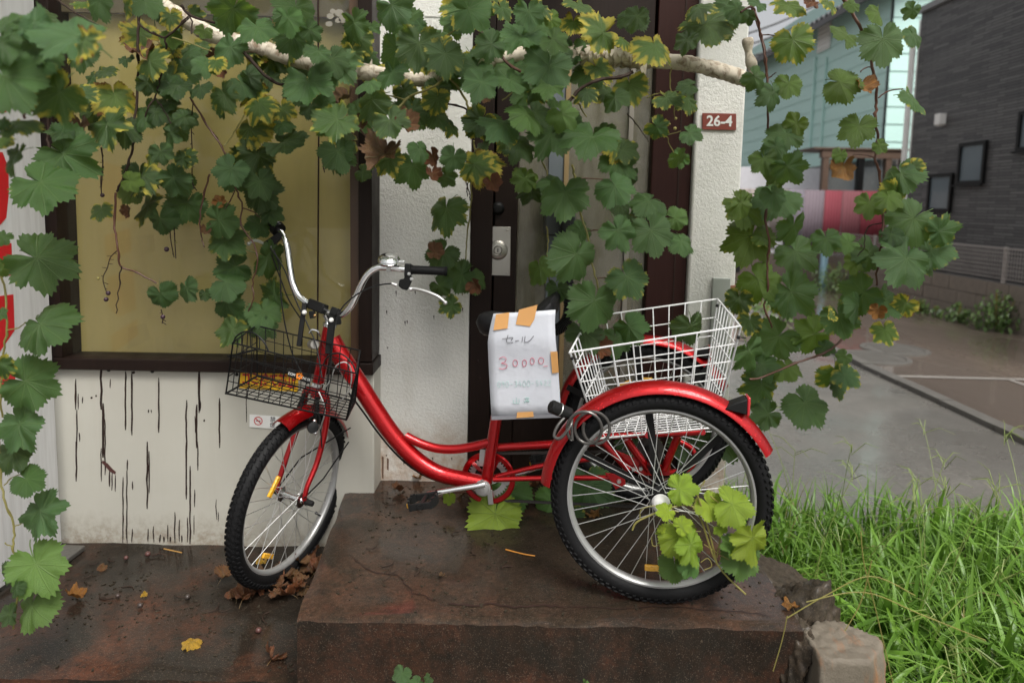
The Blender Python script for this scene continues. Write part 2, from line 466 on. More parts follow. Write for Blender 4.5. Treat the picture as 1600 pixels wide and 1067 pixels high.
M['greengrape'] = simple('unripe_grape', (0.25, 0.22, 0.06), 0.4, 0, 0.3)
def grassmat(name, c0, c1):
    a = N(name)
    atr = a.n('ShaderNodeAttribute', attribute_name='gv')
    sep = a.n('ShaderNodeSeparateXYZ', Vector=atr.outputs['Vector'])
    bc = a.mix(sep.outputs[0], c0, c1)
    bc = a.mix(a.math('MULTIPLY', sep.outputs[1], 0.35), bc, (0.20, 0.26, 0.045))
    a.p(Base_Color=bc, Roughness=0.38)
    tl = a.n('ShaderNodeBsdfTranslucent'); a.t.links.new(bc, tl.inputs[0])
    mx = a.n('ShaderNodeMixShader'); mx.inputs[0].default_value = 0.35
    a.t.links.new(a.b.outputs[0], mx.inputs[1]); a.t.links.new(tl.outputs[0], mx.inputs[2]); a.t.links.new(mx.outputs[0], a.out.inputs[0])
    return a.m
M['grass'] = grassmat('grass_blade', (0.060, 0.172, 0.018), (0.150, 0.32, 0.034))
M['straw'] = grassmat('dead_grass_blade', (0.20, 0.16, 0.06), (0.32, 0.27, 0.12))
M['weed'] = grassmat('weed_leaf', (0.05, 0.11, 0.03), (0.12, 0.2, 0.06))
for k_ in ('rubber', 'blackp', 'blackm', 'wood', 'wood2', 'vinyl', 'darkcane', 'soil', 'streak' ):
    if k_ in M: M[k_].node_tree.nodes['Principled BSDF'].inputs['Specular IOR Level'].default_value = 0.18
# fittings and paper
M['steelplate'] = simple('brushed_steel_plate', (0.42, 0.40, 0.36), 0.36, 0.8, 0.12)
M['plate'] = simple('red_brown_enamel', (0.20, 0.045, 0.032), 0.4, 0, 0.15)
M['white'] = simple('white_lettering', (0.72, 0.72, 0.70), 0.5, 0, 0.04)
M['streak'] = simple('exposed_dark_brown', (0.028, 0.016, 0.013), 0.6, 0, 0.3)
M['streak'].node_tree.nodes['Principled BSDF'].inputs['Specular IOR Level'].default_value = 0.15
M['board'] = N('white_board')
a = M['board']
bc = a.mix(a.ramp(a.noise(5, 6, 0.7, a.coords((9, 9, 0.5))), [(0.42, 0.0), (0.7, 0.6)]), (0.60, 0.60, 0.60), (0.40, 0.39, 0.38))
a.p(Base_Color=bc, Roughness=0.5, Normal=a.bump(a.noise(6, 5, 0.6, a.coords((18, 18, 0.6))), 0.12, 0.004)); M['board'] = a.m
M['redprint'] = simple('red_print', (0.50, 0.012, 0.018), 0.45, 0, 0.1)
a = N('paper_in_sleeve'); a.p(Base_Color=a.mix(a.noise(7, 5, 0.6), (0.50, 0.52, 0.58), (0.63, 0.645, 0.69)), Roughness=0.5, Coat_Weight=0.5, Coat_Roughness=0.15, Normal=a.bump(a.noise(8, 4), 0.4, 0.012)); M['paper'] = a.m
M['tape'] = simple('tan_tape', (0.62, 0.32, 0.11), 0.45, 0, 0.08)
M['inkblack'] = simple('black_ink', (0.10, 0.10, 0.11), 0.6)
M['inkred'] = simple('red_ink', (0.58, 0.10, 0.16), 0.6)
M['inkgreen'] = simple('green_ink', (0.36, 0.56, 0.52), 0.6)
M['yellow'] = simple('yellow_sign', (0.78, 0.46, 0.015), 0.45, 0, 0.08)
M['orange'] = simple('orange_print', (0.80, 0.22, 0.01), 0.5)
a = N('pole_wrap'); g = a.ramp(a.noise(26, 7, 0.72, a.coords((1, 1, 1)), 0.8), [(0.36, 0.0), (0.52, 1.0)])
a.p(Base_Color=a.mix(g, (0.24, 0.17, 0.11), (0.60, 0.53, 0.43)), Roughness=0.75, Normal=a.bump(g, 0.5, 0.006)); M['wrap'] = a.m
M['steel_dark'] = simple('dark_lock_cable', (0.07, 0.065, 0.06), 0.3, 0.4, 0.2, 0.5)
M['galv'] = simple('galvanised_strip', (0.16, 0.18, 0.20), 0.45, 0.4, 0.3)
M['wallpaper'] = simple('stained_backing', (0.50, 0.45, 0.36), 0.7, 0, 0.35)

# ================================================================== SETTING
ZS, ZG = -0.22, -0.38            # landing slab and street level; the step top is z = 0
WY, PY = 2.65, 2.52              # plaster wall plane, window bay plane
def ground_sheet(name, x0, x1, y0, y1, z, mat, nx=1, ny=1, amp=0.0):
    m = MB()
    for j in range(ny + 1):
        for i in range(nx + 1):
            x, y = lerp(x0, x1, i / nx), lerp(y0, y1, j / ny)
            m.v.append(V((x, y, z + (amp * noise.noise((x * 1.3, y * 1.3, 3.1)) if amp else 0))))
    for j in range(ny):
        for i in range(nx):
            k = j * (nx + 1) + i
            m.f.append((k, k + 1, k + nx + 2, k + nx + 1))
    return tag(m.build(name, mat), kind='structure')
ground_sheet('ground', -60, 60, -30, 120, ZG, M['gravel'])
kp0, kp1 = atz(1600, 690, ZG), atz(1345, 578, ZG)
KX = (kp0.x + kp1.x) / 2
ground_sheet('road', KX + 0.08, 6.35, -6, 15.5, ZG + 0.004, M['road'])
ground_sheet('road', -8, KX + 0.08, 7.6, 15.5, ZG + 0.005, M['road'])
m = MB()
y = -4.0
kerb = None
kmb = MB().box(0, 0.11, 0, 0.59, 0, 0.05)
kerbroot = bpy.data.objects.new('kerb', None); col.objects.link(kerbroot); kerbroot.location = (KX, 0, ZG); kerbroot['kind'] = 'structure'
kme = kmb.mesh('kerb_stone', M['kerb'])
for k in range(15):
    inst('kerb_stone', kme, (KX + rnd.uniform(-.004, .004), -1.4 + k * 0.6, ZG + rnd.uniform(-0.012, 0.0)), kerbroot)
def painted(px, z=ZG + 0.009):
    b = MB().poly([atz(x, y, z) for x, y in px])
    return tag(b.build('road_line', M['roadpaint']), kind='structure')
painted([(1372, 585), (1600, 591), (1640, 593), (1640, 597), (1600, 594), (1372, 588)])
painted([(1572, 590), (1640, 612), (1640, 617), (1566, 590)])
for k, (px, py, lab) in enumerate([(1398, 545, 'dark iron manhole cover farther up the wet road'), (1366, 558, 'dark iron manhole cover nearer the kerb on the wet road')]):
    c = atz(px, py, ZG + 0.01)
    r = empty('manhole_cover', c, lab, 'manhole cover')
    MB().lathe([(0.34, -0.01), (0.34, 0.004), (0.29, 0.006), (0.29, -0.01)], c, (0, 0, 1), 28).build('frame', M['kerb'], r)
    b = MB().lathe([(0.0001, 0.004), (0.28, 0.004), (0.28, -0.01)], c, (0, 0, 1), 28)
    for q in range(-4, 5):
        b.box(c.x - 0.2, c.x + 0.2, c.y + q * 0.05 - 0.012, c.y + q * 0.05 + 0.012, c.z + 0.003, c.z + 0.009)
    b.build('lid', M['kerb'], r)

# --- the landing slab and the door step
def tread_h(x, y, amp):
    return noise.noise((x * 5, y * 5, 0.3)) * amp + noise.noise((x * 17, y * 17, 1.3)) * amp * 0.4
def concrete_block(name, x0, x1, y0, y1, z0, z1, tmat, fmat, res=0.05, amp=0.004, skew=0.0):
    """block with an uneven top and a worn front edge; top and riser are two children"""
    r = bpy.data.objects.new(name, None); col.objects.link(r); r.location = (x0, y0, z0); r['kind'] = 'structure'
    nx, ny = int((x1 - x0) / res) + 1, int((y1 - y0) / res) + 1
    t = MB()
    for j in range(ny + 1):
        for i in range(nx + 1):
            u, v_ = i / nx, j / ny
            x, y = lerp(x0, x1, u), lerp(y0, y1, v_)
            x += skew * v_ * (1 - u)
            nz = tread_h(x, y, amp)
            if j == 0:
                y += 0.008 * noise.noise((x * 8, 2, 5)) + 0.006 * noise.noise((x * 27, 2, 5)); nz -= 0.006 + 0.005 * noise.noise((x * 22, 7, 5))
            if i == 0:
                x += 0.006 * noise.noise((y * 8, 3, 5)); nz -= 0.005
            t.v.append(V((x, y, z1 + nz)))
    for j in range(ny):
        for i in range(nx):
            k = j * (nx + 1) + i
            t.f.append((k, k + 1, k + nx + 2, k + nx + 1))
    t.build('tread', tmat, r)
    f = MB()
    rim = [t.v[i] for i in range(nx, -1, -1)] + [t.v[j * (nx + 1)] for j in range(1, ny + 1)] 
    rim = [t.v[j * (nx + 1) + nx] for j in range(ny, 0, -1)] + rim
    lv = 5
    for q in range(lv + 1):
        for p in rim:
            b_ = 0.006 * noise.noise((p.x * 9, p.y * 9, q * 1.7)) if q else 0
            s_ = 0.0 if q == 0 else 0.004
            f.v.append(V((p.x + b_, p.y - s_ + b_, lerp(p.z, z0, q / lv))))
    n = len(rim)
    for q in range(lv):
        for k in range(n - 1):
            f.f.append((q * n + k, q * n + k + 1, (q + 1) * n + k + 1, (q + 1) * n + k))
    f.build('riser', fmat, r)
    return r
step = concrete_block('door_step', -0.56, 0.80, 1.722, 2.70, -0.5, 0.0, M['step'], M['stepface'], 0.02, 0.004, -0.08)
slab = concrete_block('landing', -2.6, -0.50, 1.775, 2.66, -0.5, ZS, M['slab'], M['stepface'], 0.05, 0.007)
# crack in the step
def ribbon(pts, w0, z):
    b = MB(); n = len(pts)
    for k, p in enumerate(pts):
        t_ = (pts[min(k + 1, n - 1)] - pts[max(k - 1, 0)]).normalized(); s_ = V((-t_.y, t_.x, 0)) * w0 * (0.4 + 0.9 * abs(noise.noise((k * 0.7, 1, 1)))) * min(1, k / 2 + .2, (n - 1 - k) / 2 + .2)
        b.v += [V((q.x, q.y, z + tread_h(q.x, q.y, .004))) for q in (p - s_, p + s_)]
    for k in range(n - 1):
        b.f.append((2 * k, 2 * k + 1, 2 * k + 3, 2 * k + 2))
    return b
def crackline(px, z, w0):
    base = [atz(x, y, z) for x, y in px]; out = []
    for i in range(len(base) - 1):
        for k in range(5):
            p = lerp(base[i], base[i + 1], k / 5)
            out.append(p + V((rnd.uniform(-.004, .004), rnd.uniform(-.006, .006), 0)))
    out.append(base[-1])
    return ribbon(out, w0, z)
def grit(n, x0, x1, y0, y1, z, amp, lab):
    b = MB(); b2 = MB()
    for _ in range(n):
        x, y = rnd.uniform(x0, x1), rnd.uniform(y0, y1)
        if noise.noise((x * 4, y * 4, 9)) < -.05 and rnd.random() < .7: continue
        r_ = rnd.choice((.0010, .0014, .0018, .0028)); zz_ = z + tread_h(x, y, amp)
        t_ = rnd.uniform(0, 6.28); c = V((x, y, zz_ + r_ * .3))
        (b if rnd.random() < .93 else b2).obox(c, V((math.cos(t_), math.sin(t_), 0)) * r_ * rnd.uniform(1, 2.4), V((-math.sin(t_), math.cos(t_), 0)) * r_, V((0, 0, r_ * .7)))
    for q, mt in ((b, M['soil']), (b2, M['lump'])):
        tag(q.build('grit', mt, smooth=False), lab, 'grit', kind='stuff')
grit(900, -.5, .78, 1.75, 2.62, 0.0, .004, 'specks of dirt and sand on the door step')
grit(1100, -1.9, -.6, 1.80, 2.50, ZS, .007, 'specks of dirt and sand on the wet landing')
for px, w0 in (([(548, 868), (575, 890), (625, 900), (645, 925), (690, 940)], 0.0016), ([(698, 941), (730, 944), (765, 943), (805, 947), (850, 944), (880, 947)], 0.0042), ([(880, 947), (960, 950), (1060, 948), (1160, 955), (1215, 962)], 0.0016)):
    crackline(px, 0.0024, w0 * 1.7).build('crack', M['streak'], step)

# ================================================================== THE SHOP BUILDING
bld = empty('shop_building', (0.0, WY, 0.0), 'old white stucco shop front with yellow window and brown door under the grape vine', 'building')
MB().box(-0.60, -0.166, WY, WY + 0.2, -0.4, 2.9).build('plaster_wall', M['stucco'], bld)
MB().box(0.684, 0.868, WY - 0.015, WY + 3.5, -0.4, 2.9).build('plaster_pillar', M['stucco'], bld, bevel=0.008)
# meter cover and broken corner at the foot of the pillar
p0, p1 = at(1113, 434, WY - 0.02), at(1134, 560, WY - 0.02)
MB().box(p0.x, p1.x, WY - 0.032, WY - 0.012, 0.2, p0.z).build('conduit_cover', simple('grey_cover', (0.33, 0.35, 0.32), 0.6), bld, bevel=0.003)
p0, p1 = at(1134, 445, WY), at(1145, 475, WY)
MB().box(p0.x, 0.8695, WY - 0.0175, WY + 0.05, p1.z, p0.z).build('exposed_brick', simple('exposed_brick', (0.30, 0.13, 0.075), 0.8, 0, 0.3, 0, 0.6), bld)
# embossed square relief above
b = MB(); q0, q1 = at(661, 24, WY), at(697, 52, WY)
for (x0, x1, z0, z1) in ((q0.x, q1.x, q0.z - .006, q0.z), (q0.x, q1.x, q1.z, q1.z + .006), (q0.x, q0.x + .006, q1.z + .007, q0.z - .007), (q1.x - .006, q1.x, q1.z + .007, q0.z - .007), (q0.x + .03, q0.x + .036, q1.z + .015, q0.z - .015), (q0.x + .05, q0.x + .056, q1.z + .02, q0.z - .02)):
    b.box(x0, x1, WY - 0.003, WY + 0.01, z0, z1)
b.build('embossed_mark', M['stucco'], bld)
M['glue'] = simple('dried_glue', (0.26, 0.24, 0.20), 0.6)
# bay with the window
xl, xr = -2.35, -0.517
MB().box(xl, xr + 0.004, PY, PY + 0.2, -0.4, 0.467).build('wall_panel', M['panel'], bld, bevel=0.004)
win = MB()
def sillbox(b): return b
sz1 = 0.509
wino = MB().slab([(xl, PY - 0.028, 0.468), (xr + 0.006, PY - 0.028, 0.470), (xr + 0.006, PY - 0.028, sz1 + 0.006), (xl, PY - 0.028, sz1)], (0, 0.16, 0)).build('window', M['wood'], bld, bevel=0.003)
MB().slab([(-0.566, PY - 0.02, sz1 + 0.009), (xr, PY - 0.02, sz1 + 0.009), (xr + 0.005, PY - 0.02, 2.9), (-0.562, PY - 0.02, 2.9)], (0, 0.15, 0)).build('jamb', M['wood'], wino, bevel=0.003)
MB().slab([(-0.602, PY + 0.01, sz1 + 0.01), (-0.567, PY + 0.01, sz1 + 0.01), (-0.563, PY + 0.01, 2.9), (-0.602, PY + 0.01, 2.9)], (0, 0.1, 0)).build('stop_bead', simple('mid_brown_bead', (0.075, 0.040, 0.022), 0.4, 0, 0.3), wino)
MB().slab([(-1.80, PY - 0.02, sz1 + 0.001), (-1.672, PY - 0.02, sz1 + 0.002), (-1.655, PY - 0.02, 2.9), (-1.80, PY - 0.02, 2.9)], (0, 0.15, 0)).build('jamb', M['wood'], wino, bevel=0.003)
BY = PY + 0.075
MB().box(-1.70, -0.60, BY + 0.02, BY + 0.03, sz1, 2.9).build('blind', M['blind'], wino)
MB().box(-1.70, -0.60, BY - 0.035, BY - 0.031, sz1 + 0.0, 2.9).build('pane', M['glass'], wino)
pa, pb = at(498, 200, BY - 0.037), at(496, 560, BY - 0.037)
MB().tube([(pa.x + .006, BY - 0.037, 2.9), (pa.x, BY - 0.037, pa.z), (pb.x, BY - 0.037, sz1)], 0.0035, 6).build('pane_joint', M['streak'], wino)
MB().box(-1.70, -0.60, BY - 0.02, BY + 0.0, 1.78, 2.9).build('top_board', simple('olive_top_board', (0.15, 0.12, 0.065), 0.6), wino)
for pts in ([(278, 375), (330, 375), (330, 395), (300, 400), (318, 425), (298, 445), (285, 420)], [(290, 505), (318, 512), (300, 545), (275, 540)], [(196, 372), (240, 366), (243, 392), (222, 398), (246, 470), (232, 500), (214, 438), (200, 430)], [(200, 512), (228, 505), (236, 530), (200, 545)]):
    MB().poly([at(x, y, BY + 0.0185) for x, y in pts]).build('faded_print', M['blindmark'], wino)
for (x, y, r_) in ((514, 38, 5), (516, 26, 5), (520, 18, 4), (530, 20, 6), (536, 30, 6), (528, 33, 4)):
    MB().poly([at(x + r_ * 1.2 * math.cos(q * .9), y + r_ * math.sin(q * .9) * rnd.uniform(.8, 1.3), BY - 0.0365) for q in range(7)]).build('glue_spot', M['glue'], wino)
# streaks of missing paint on the panel: (x, y0, y1, width px)
streaks = [(118, 592, 640, 4), (120, 640, 700, 3.5), (119, 690, 752, 4), (122, 615, 640, 2.5), (124, 676, 690, 3), (158, 571, 640, 6), (161, 630, 715, 6), (158, 700, 752, 3), (164, 655, 742, 3), (172, 592, 606, 2.5), (196, 580, 672, 4), (206, 580, 680, 4.5), (209, 580, 584, 8), (248, 590, 676, 4), (230, 690, 795, 4), (233, 705, 770, 3), (291, 625, 780, 4), (311, 576, 645, 5), (307, 632, 700, 5), (312, 625, 642, 7), (309, 690, 735, 3), (343, 622, 700, 4), (297, 728, 850, 4), (192, 745, 848, 3), (198, 735, 848, 3), (199, 718, 735, 3), (207, 752, 765, 3), (304, 765, 792, 3), (305, 650, 676, 2.5), (273, 800, 848, 3), (280, 812, 846, 3), (262, 820, 846, 3), (240, 822, 847, 3), (231, 826, 846, 3), (206, 826, 847, 3), (250, 835, 847, 4), (256, 838, 847, 4), (266, 838, 847, 4), (284, 836, 847, 4), (293, 808, 847, 3), (338, 780, 812, 2.5), (341, 800, 815, 2), (303, 805, 835, 2), (171, 735, 760, 4), (180, 742, 768, 3), (175, 738, 766, 3), (232, 640, 645, 3), (129, 620, 630, 3), (385, 600, 660, 2), (236, 640, 645, 2), (319, 655, 659, 4), (150, 617, 620, 4), (143, 620, 623, 4)]
for (x, y0, y1, wpx) in streaks:
    n = max(3, int((y1 - y0) / 9)); L, R = [], []
    for k in range(n + 1):
        y = lerp(y0, y1, k / n); wv = wpx * 0.40 * (0.55 + 0.55 * abs(noise.noise((x * .31, y * .11, 2)))+0.1) * (1.0 if 0 < k < n else 0.45); xo = x + 1.3 * noise.noise((x, y * .05, 7))
        L.append(at(xo - wv, y, PY - 0.0012)); R.append(at(xo + wv, y, PY - 0.0012))
    MB().slab(L + R[::-1], (0, 0.0009, 0)).build('paint_streak', M['streak'], bld, smooth=False)
pts = [(160, 719), (168, 724), (176, 733), (181, 737), (180, 741), (172, 737), (164, 728), (159, 723)]
MB().slab([at(x, y, PY - 0.0013) for x, y in pts], (0, 0.0009, 0)).build('paint_streak', simple('red_brown_streak', (0.07, 0.022, 0.018), 0.6), bld, smooth=False)
for (x, y, s_) in [(86, 571, 3), (170, 576, 3), (238, 578, 3), (370, 583, 2)]:
    MB().lathe([(0.0001, -0.004), (0.006, -0.003), (0.007, 0.0)], at(x, y + 2, PY), (0, 1, 0), 10).build('screw_head', M['blackm'], bld)
for k in range(16):
    x, y = rnd.uniform(600, 725), rnd.choice([rnd.uniform(440, 560), rnd.uniform(690, 745)])
    h_ = rnd.uniform(2, 9)
    MB().slab([at(x - 1, y, WY - .0007), at(x + 1.2, y - .5, WY - .0007), at(x + .8, y + h_, WY - .0007)], (0, .0006, 0)).build('chip', M['streak'], bld, smooth=False)
for (x, y0, y1) in ((586, 690, 742), (598, 712, 748), (606, 715, 735), (592, 728, 750)):
    MB().slab([at(x - 1.6, y0, WY - .0007), at(x + 1.6, y0 + 2, WY - .0007), at(x + 1.2, y1, WY - .0007), at(x - 1.4, y1 - 2, WY - .0007)], (0, .0006, 0)).build('rust_run', simple('rust_run', (0.14, 0.075, 0.045), 0.8), bld, smooth=False)
# door
DY = WY + 0.04
door = MB().slab([(-0.075, DY - 0.012, 0.02), (0.012, DY - 0.012, 0.02), (0.022, DY - 0.012, 2.0), (-0.07, DY - 0.012, 2.0)], (0, 0.045, 0)).build('door', M['wood'], bld, bevel=0.003)
MB().box(-0.164, -0.079, DY - 0.03, DY + 0.1, 0.0, 2.2).build('door_frame', M['wood'], door, bevel=0.003)
MB().slab([(0.522, DY - 0.03, 0.0), (0.682, DY - 0.03, 0.0), (0.682, DY - 0.03, 2.2), (0.535, DY - 0.03, 2.2)], (0, 0.12, 0)).build('door_frame', M['wood2'], door, bevel=0.004)
MB().box(0.632, 0.638, DY - 0.0325, DY - 0.02, 0.0, 2.2).build('frame_groove', M['streak'], door)
MB().box(-0.078, 0.521, DY - 0.03, DY + 0.1, 1.70, 2.9).build('lintel', M['wood'], door, bevel=0.003)
MB().box(0.014, 0.520, DY - 0.006, DY + 0.03, 0.0, 0.34).build('bottom_rail', M['wood'], door, bevel=0.003)
MB().box(0.135, 0.192, DY - 0.004, DY + 0.03, 0.341, 1.70).build('metal_strip', M['galv'], door)
MB().box(0.194, 0.212, DY - 0.012, DY + 0.02, 0.341, 1.70).build('wood_strip', simple('varnished_strip', (0.26, 0.18, 0.085), 0.5, 0, 0.3), door)
MB().box(0.440, 0.458, DY - 0.008, DY + 0.02, 0.341, 1.70).build('wood_strip', simple('grey_strip', (0.22, 0.20, 0.17), 0.5, 0, 0.3), door)
for x0, x1 in ((0.022, 0.133), (0.213, 0.439), (0.459, 0.519)):
    MB().box(x0, x1, DY + 0.004, DY + 0.008, 0.341, 1.70).build('pane', M['dirtyglass'], door)
MB().box(0.012, 0.53, DY + 0.032, DY + 0.04, 0.341, 1.70).build('backing_sheet', M['wallpaper'], door)
MB().box(-0.164, 0.684, DY + 0.11, DY + 0.14, -0.3, 2.9).build('backing_wall', M['wood'], door)
MB().box(-0.166, 0.684, WY - 0.02, WY + 0.2, -0.3, 0.012).build('threshold', M['stepface'], door)
lc = [at(x, y, DY - 0.013) for x, y in ((761, 354), (798, 355), (797, 431), (759, 430))]
lp = MB().slab(lc, (0, -0.003, 0)).build('lock_plate', M['steelplate'], door, bevel=0.001)
kc = at(778, 391, DY - 0.0165)
MB().lathe([(0.0001, 0.009), (0.013, 0.009), (0.0145, 0.006), (0.018, 0.010), (0.030, 0.0085), (0.036, 0.004), (0.039, 0.0)], kc, (0, -1, 0), 28).build('lock_rose', M['steelplate'], door)
MB().box(kc.x - .002, kc.x + .002, kc.y - .0105, kc.y - .009, kc.z - .007, kc.z + .007).build('keyhole', M['blackm'], door)
for x, y in ((766, 359), (793, 360), (764, 425), (792, 426)):
    MB().lathe([(0.0001, 0.0025), (0.003, 0.002), (0.004, 0)], at(x, y, DY - 0.016), (0, -1, 0), 8).build('screw', M['steelplate'], door)
kc = at(778, 326, DY - 0.013)
MB().lathe([(0.0001, 0.014), (0.014, 0.014), (0.02, 0.01), (0.026, 0.0)], kc, (0, -1, 0), 20).build('lock_cylinder', M['blackm'], door)

# house number plate
def text_obj(s_, size, mat, mtx, parent, name='lettering', ext=0.0006, bold=0.0, shear=0.0):
    cu = bpy.data.curves.new('tmp', 'FONT'); cu.body = s_; cu.size = size; cu.extrude = ext; cu.offset = bold; cu.align_x = 'CENTER'; cu.align_y = 'CENTER'; cu.shear = shear
    cu.resolution_u = 3
    ob = bpy.data.objects.new('tmp', cu); col.objects.link(ob)
    dg = bpy.context.evaluated_depsgraph_get()
    me = bpy.data.meshes.new_from_object(ob.evaluated_get(dg))
    bpy.data.objects.remove(ob); bpy.data.curves.remove(cu)
    me.name = name; me.materials.clear(); me.materials.append(mat)
    o = bpy.data.objects.new(name, me); col.objects.link(o); o.parent = parent
    mm = mtx.copy(); mm.translation = mm.translation - thing_origin(parent); o.matrix_basis = mm
    return o
def plane_mtx(c, right, upv):
    r_ = V(right).normalized(); n_ = r_.cross(V(upv)).normalized(); u_ = n_.cross(r_)
    return Matrix(((r_.x, u_.x, n_.x, c.x), (r_.y, u_.y, n_.y, c.y), (r_.z, u_.z, n_.z, c.z), (0, 0, 0, 1)))
PLY = WY - 0.0185
cs = [at(x, y, PLY) for x, y in ((1097, 177), (1150, 178), (1150, 204), (1097, 203))]
cc = sum(cs, V()) / 4
np_ = empty('house_number_plate', cc, 'small red-brown plate with white number 26-4 on the stucco pillar', 'number plate')
MB().slab(cs, (0, -0.004, 0)).build('plate', M['plate'], np_, bevel=0.001)
text_obj('26-4', 0.054, M['white'], plane_mtx(cc + V((0, -0.0048, 0.0)), cs[1] - cs[0], (0, 0, 1)), np_, bold=0.0012)

# yellow notice and no-smoking sticker on the panel
cs = [at(x, y, PY - 0.003) for x, y in ((376, 577), (466, 583), (466, 612), (374, 606))]
cc = sum(cs, V()) / 4
yn = empty('yellow_notice', cc, 'yellow notice with red Japanese characters on the panel behind the front basket', 'notice')
MB().slab(cs, (0, -0.0015, 0)).build('plate', M['yellow'], yn)
text_obj('ゴミ捨て禁止', 0.048, M['redprint'], plane_mtx(cc + V((0.0, -0.0026, 0.0)), cs[1] - cs[0], (0, 0, 1)) @ Matrix.Diagonal((0.72, 1.15, 1, 1)), yn, bold=0.0012)
cs = [at(x, y, PY - 0.003) for x, y in ((390, 647), (446, 651), (446, 671), (390, 667))]
cc = sum(cs, V()) / 4
ns = empty('no_smoking_sticker', cc, 'small white no-smoking sticker on the panel beside the front mudguard', 'sticker')
MB().slab(cs, (0, -0.001, 0)).build('plate', M['white'], ns)
rc = at(403.5, 657.5, PY - 0.0045)
b = MB().lathe([(0.0135, 0.0), (0.0165, 0.0), (0.0165, 0.0006), (0.0135, 0.0006)], rc, (0, -1, 0), 24, closedprof=True)
b.obox(rc + V((0, -0.0004, 0)), (0.0105, 0, -0.0105), (0, 0.0003, 0), (0.0012, 0, 0.0012))
b.build('prohibition_ring', M['redprint'], ns)
MB().obox(rc + V((0, 0.0001, 0)), (0.009, 0, 0), (0, 0.0002, 0), (0, 0, 0.0016)).build('cigarette', M['inkblack'], ns)
text_obj('禁\n煙', 0.022, M['inkblack'], plane_mtx(at(426, 660, PY - 0.0045), cs[1] - cs[0], (0, 0, 1)), ns)

# ================================================================== the white board with red print at the left
b1 = atz(97, 850, -0.20); b2 = atz(-2, 921, -0.20)
bd = (b2 - b1); bd.z = 0; bdn = bd.normalized()
b3 = b1 + bdn * 0.75
bn = bdn.cross(V((0, 0, 1))); bn = bn if bn.x > 0 else -bn
brd = empty('white_sign_board', (b1 + b3) / 2, 'tall white board with red print standing at the left edge', 'sign board')
MB().slab([b1, b3, b3 + V((0, 0, 2.6)), b1 + V((-0.0, 0, 2.6))], -bn * 0.03).build('panel', M['board'], brd, bevel=0.004)
for pts in ([(-60, 375), (18, 380), (20, 431), (-60, 425)], [(-60, 470), (21, 460), (23, 516), (0, 549), (-60, 560)], [(-60, 583), (24, 574), (24, 606), (0, 613), (-60, 620)], [(-60, 240), (4, 238), (13, 262), (14, 300), (10, 340), (0, 352), (-60, 356)], [(-60, 160), (11, 160), (10, 176), (-60, 180)]):
    MB().slab([atpl(x, y, b1 + bn * 0.0012, bn) for x, y in pts], bn * -0.001).build('red_print', M['redprint'], brd, smooth=False)
MB().slab([b1 + bn * 0.001 - V((0, 0, .02)), b1 + bn * 0.09 - V((0, 0, .02)), b1 + bn * 0.09 + bdn * 0.12 - V((0, 0, .02)), b1 + bdn * 0.12 + bn * 0.001 - V((0, 0, .02))], (0, 0, 0.02)).build('foot', M['kerb'], brd, bevel=0.004)

# ================================================================== BACKGROUND
def atx(x, y, X): return atpl(x, y, V((X, 0, 0)), V((1, 0, 0)))
def siding_mat(name, c0, c1, bw, bh, mortar):
    a = N(name)
    sep = a.n('ShaderNodeSeparateXYZ', Vector=a.coords())
    cb = a.n('ShaderNodeCombineXYZ', X=sep.outputs[1], Y=sep.outputs[2])
    bt = a.n('ShaderNodeTexBrick', Scale=1.0)
    bt.inputs['Brick Width'].default_value = bw; bt.inputs['Row Height'].default_value = bh; bt.inputs['Mortar Size'].default_value = mortar
    bt.inputs['Color1'].default_value = c4(c0); bt.inputs['Color2'].default_value = c4(c1); bt.inputs['Mortar'].default_value = (0.012, 0.012, 0.012, 1)
    bt.offset = 0.37
    a.t.links.new(cb.outputs[0], bt.inputs[0])
    hl = a.ramp(a.noise(3.0, 4, 0.7, a.coords((1, 2.2, 24))), [(0.58, 0.0), (0.7, 0.5)])
    a.p(Base_Color=a.mix(hl, bt.outputs[0], (0.17, 0.16, 0.155)), Roughness=0.5, Normal=a.bump(bt.outputs[0], 0.7, 0.02))
    return a.m
DX = 7.0
gy0, gy1 = 5.0, atx(1418, 300, DX).y
rz = atx(1440, 22, DX).z
gb = empty('grey_building', (DX, gy1, ZG), 'dark grey strip-clad building across the road with small framed windows', 'building')
MB().box(DX, DX + 6, gy0, gy1, ZG, rz).build('wall', siding_mat('dark_strip_siding', (0.060, 0.058, 0.059), (0.135, 0.130, 0.128), 0.42, 0.045, 0.006), gb)
MB().box(DX - 0.06, DX + 6.06, gy0 - .06, gy1 + 0.06, rz + 0.002, rz + 0.10).build('parapet_flashing', simple('pale_flashing', (0.2, 0.2, 0.2), 0.4), gb)
MB().box(DX + 0.0, DX + 0.35, gy1 + 0.003, gy1 + 0.05, ZG, rz - 0.1).build('corner_trim', M['whitep'], gb)
MB().tube([(DX - 0.05, gy1 + 0.10, ZG), (DX - 0.05, gy1 + 0.10, rz - 0.3)], 0.05, 10).build('downpipe', M['whitep'], gb)
winglass = N('obscure_glass'); winglass.p(Base_Color=winglass.mix(winglass.noise(1.5, 3), (0.10, 0.13, 0.15), (0.17, 0.20, 0.22)), Roughness=0.18)
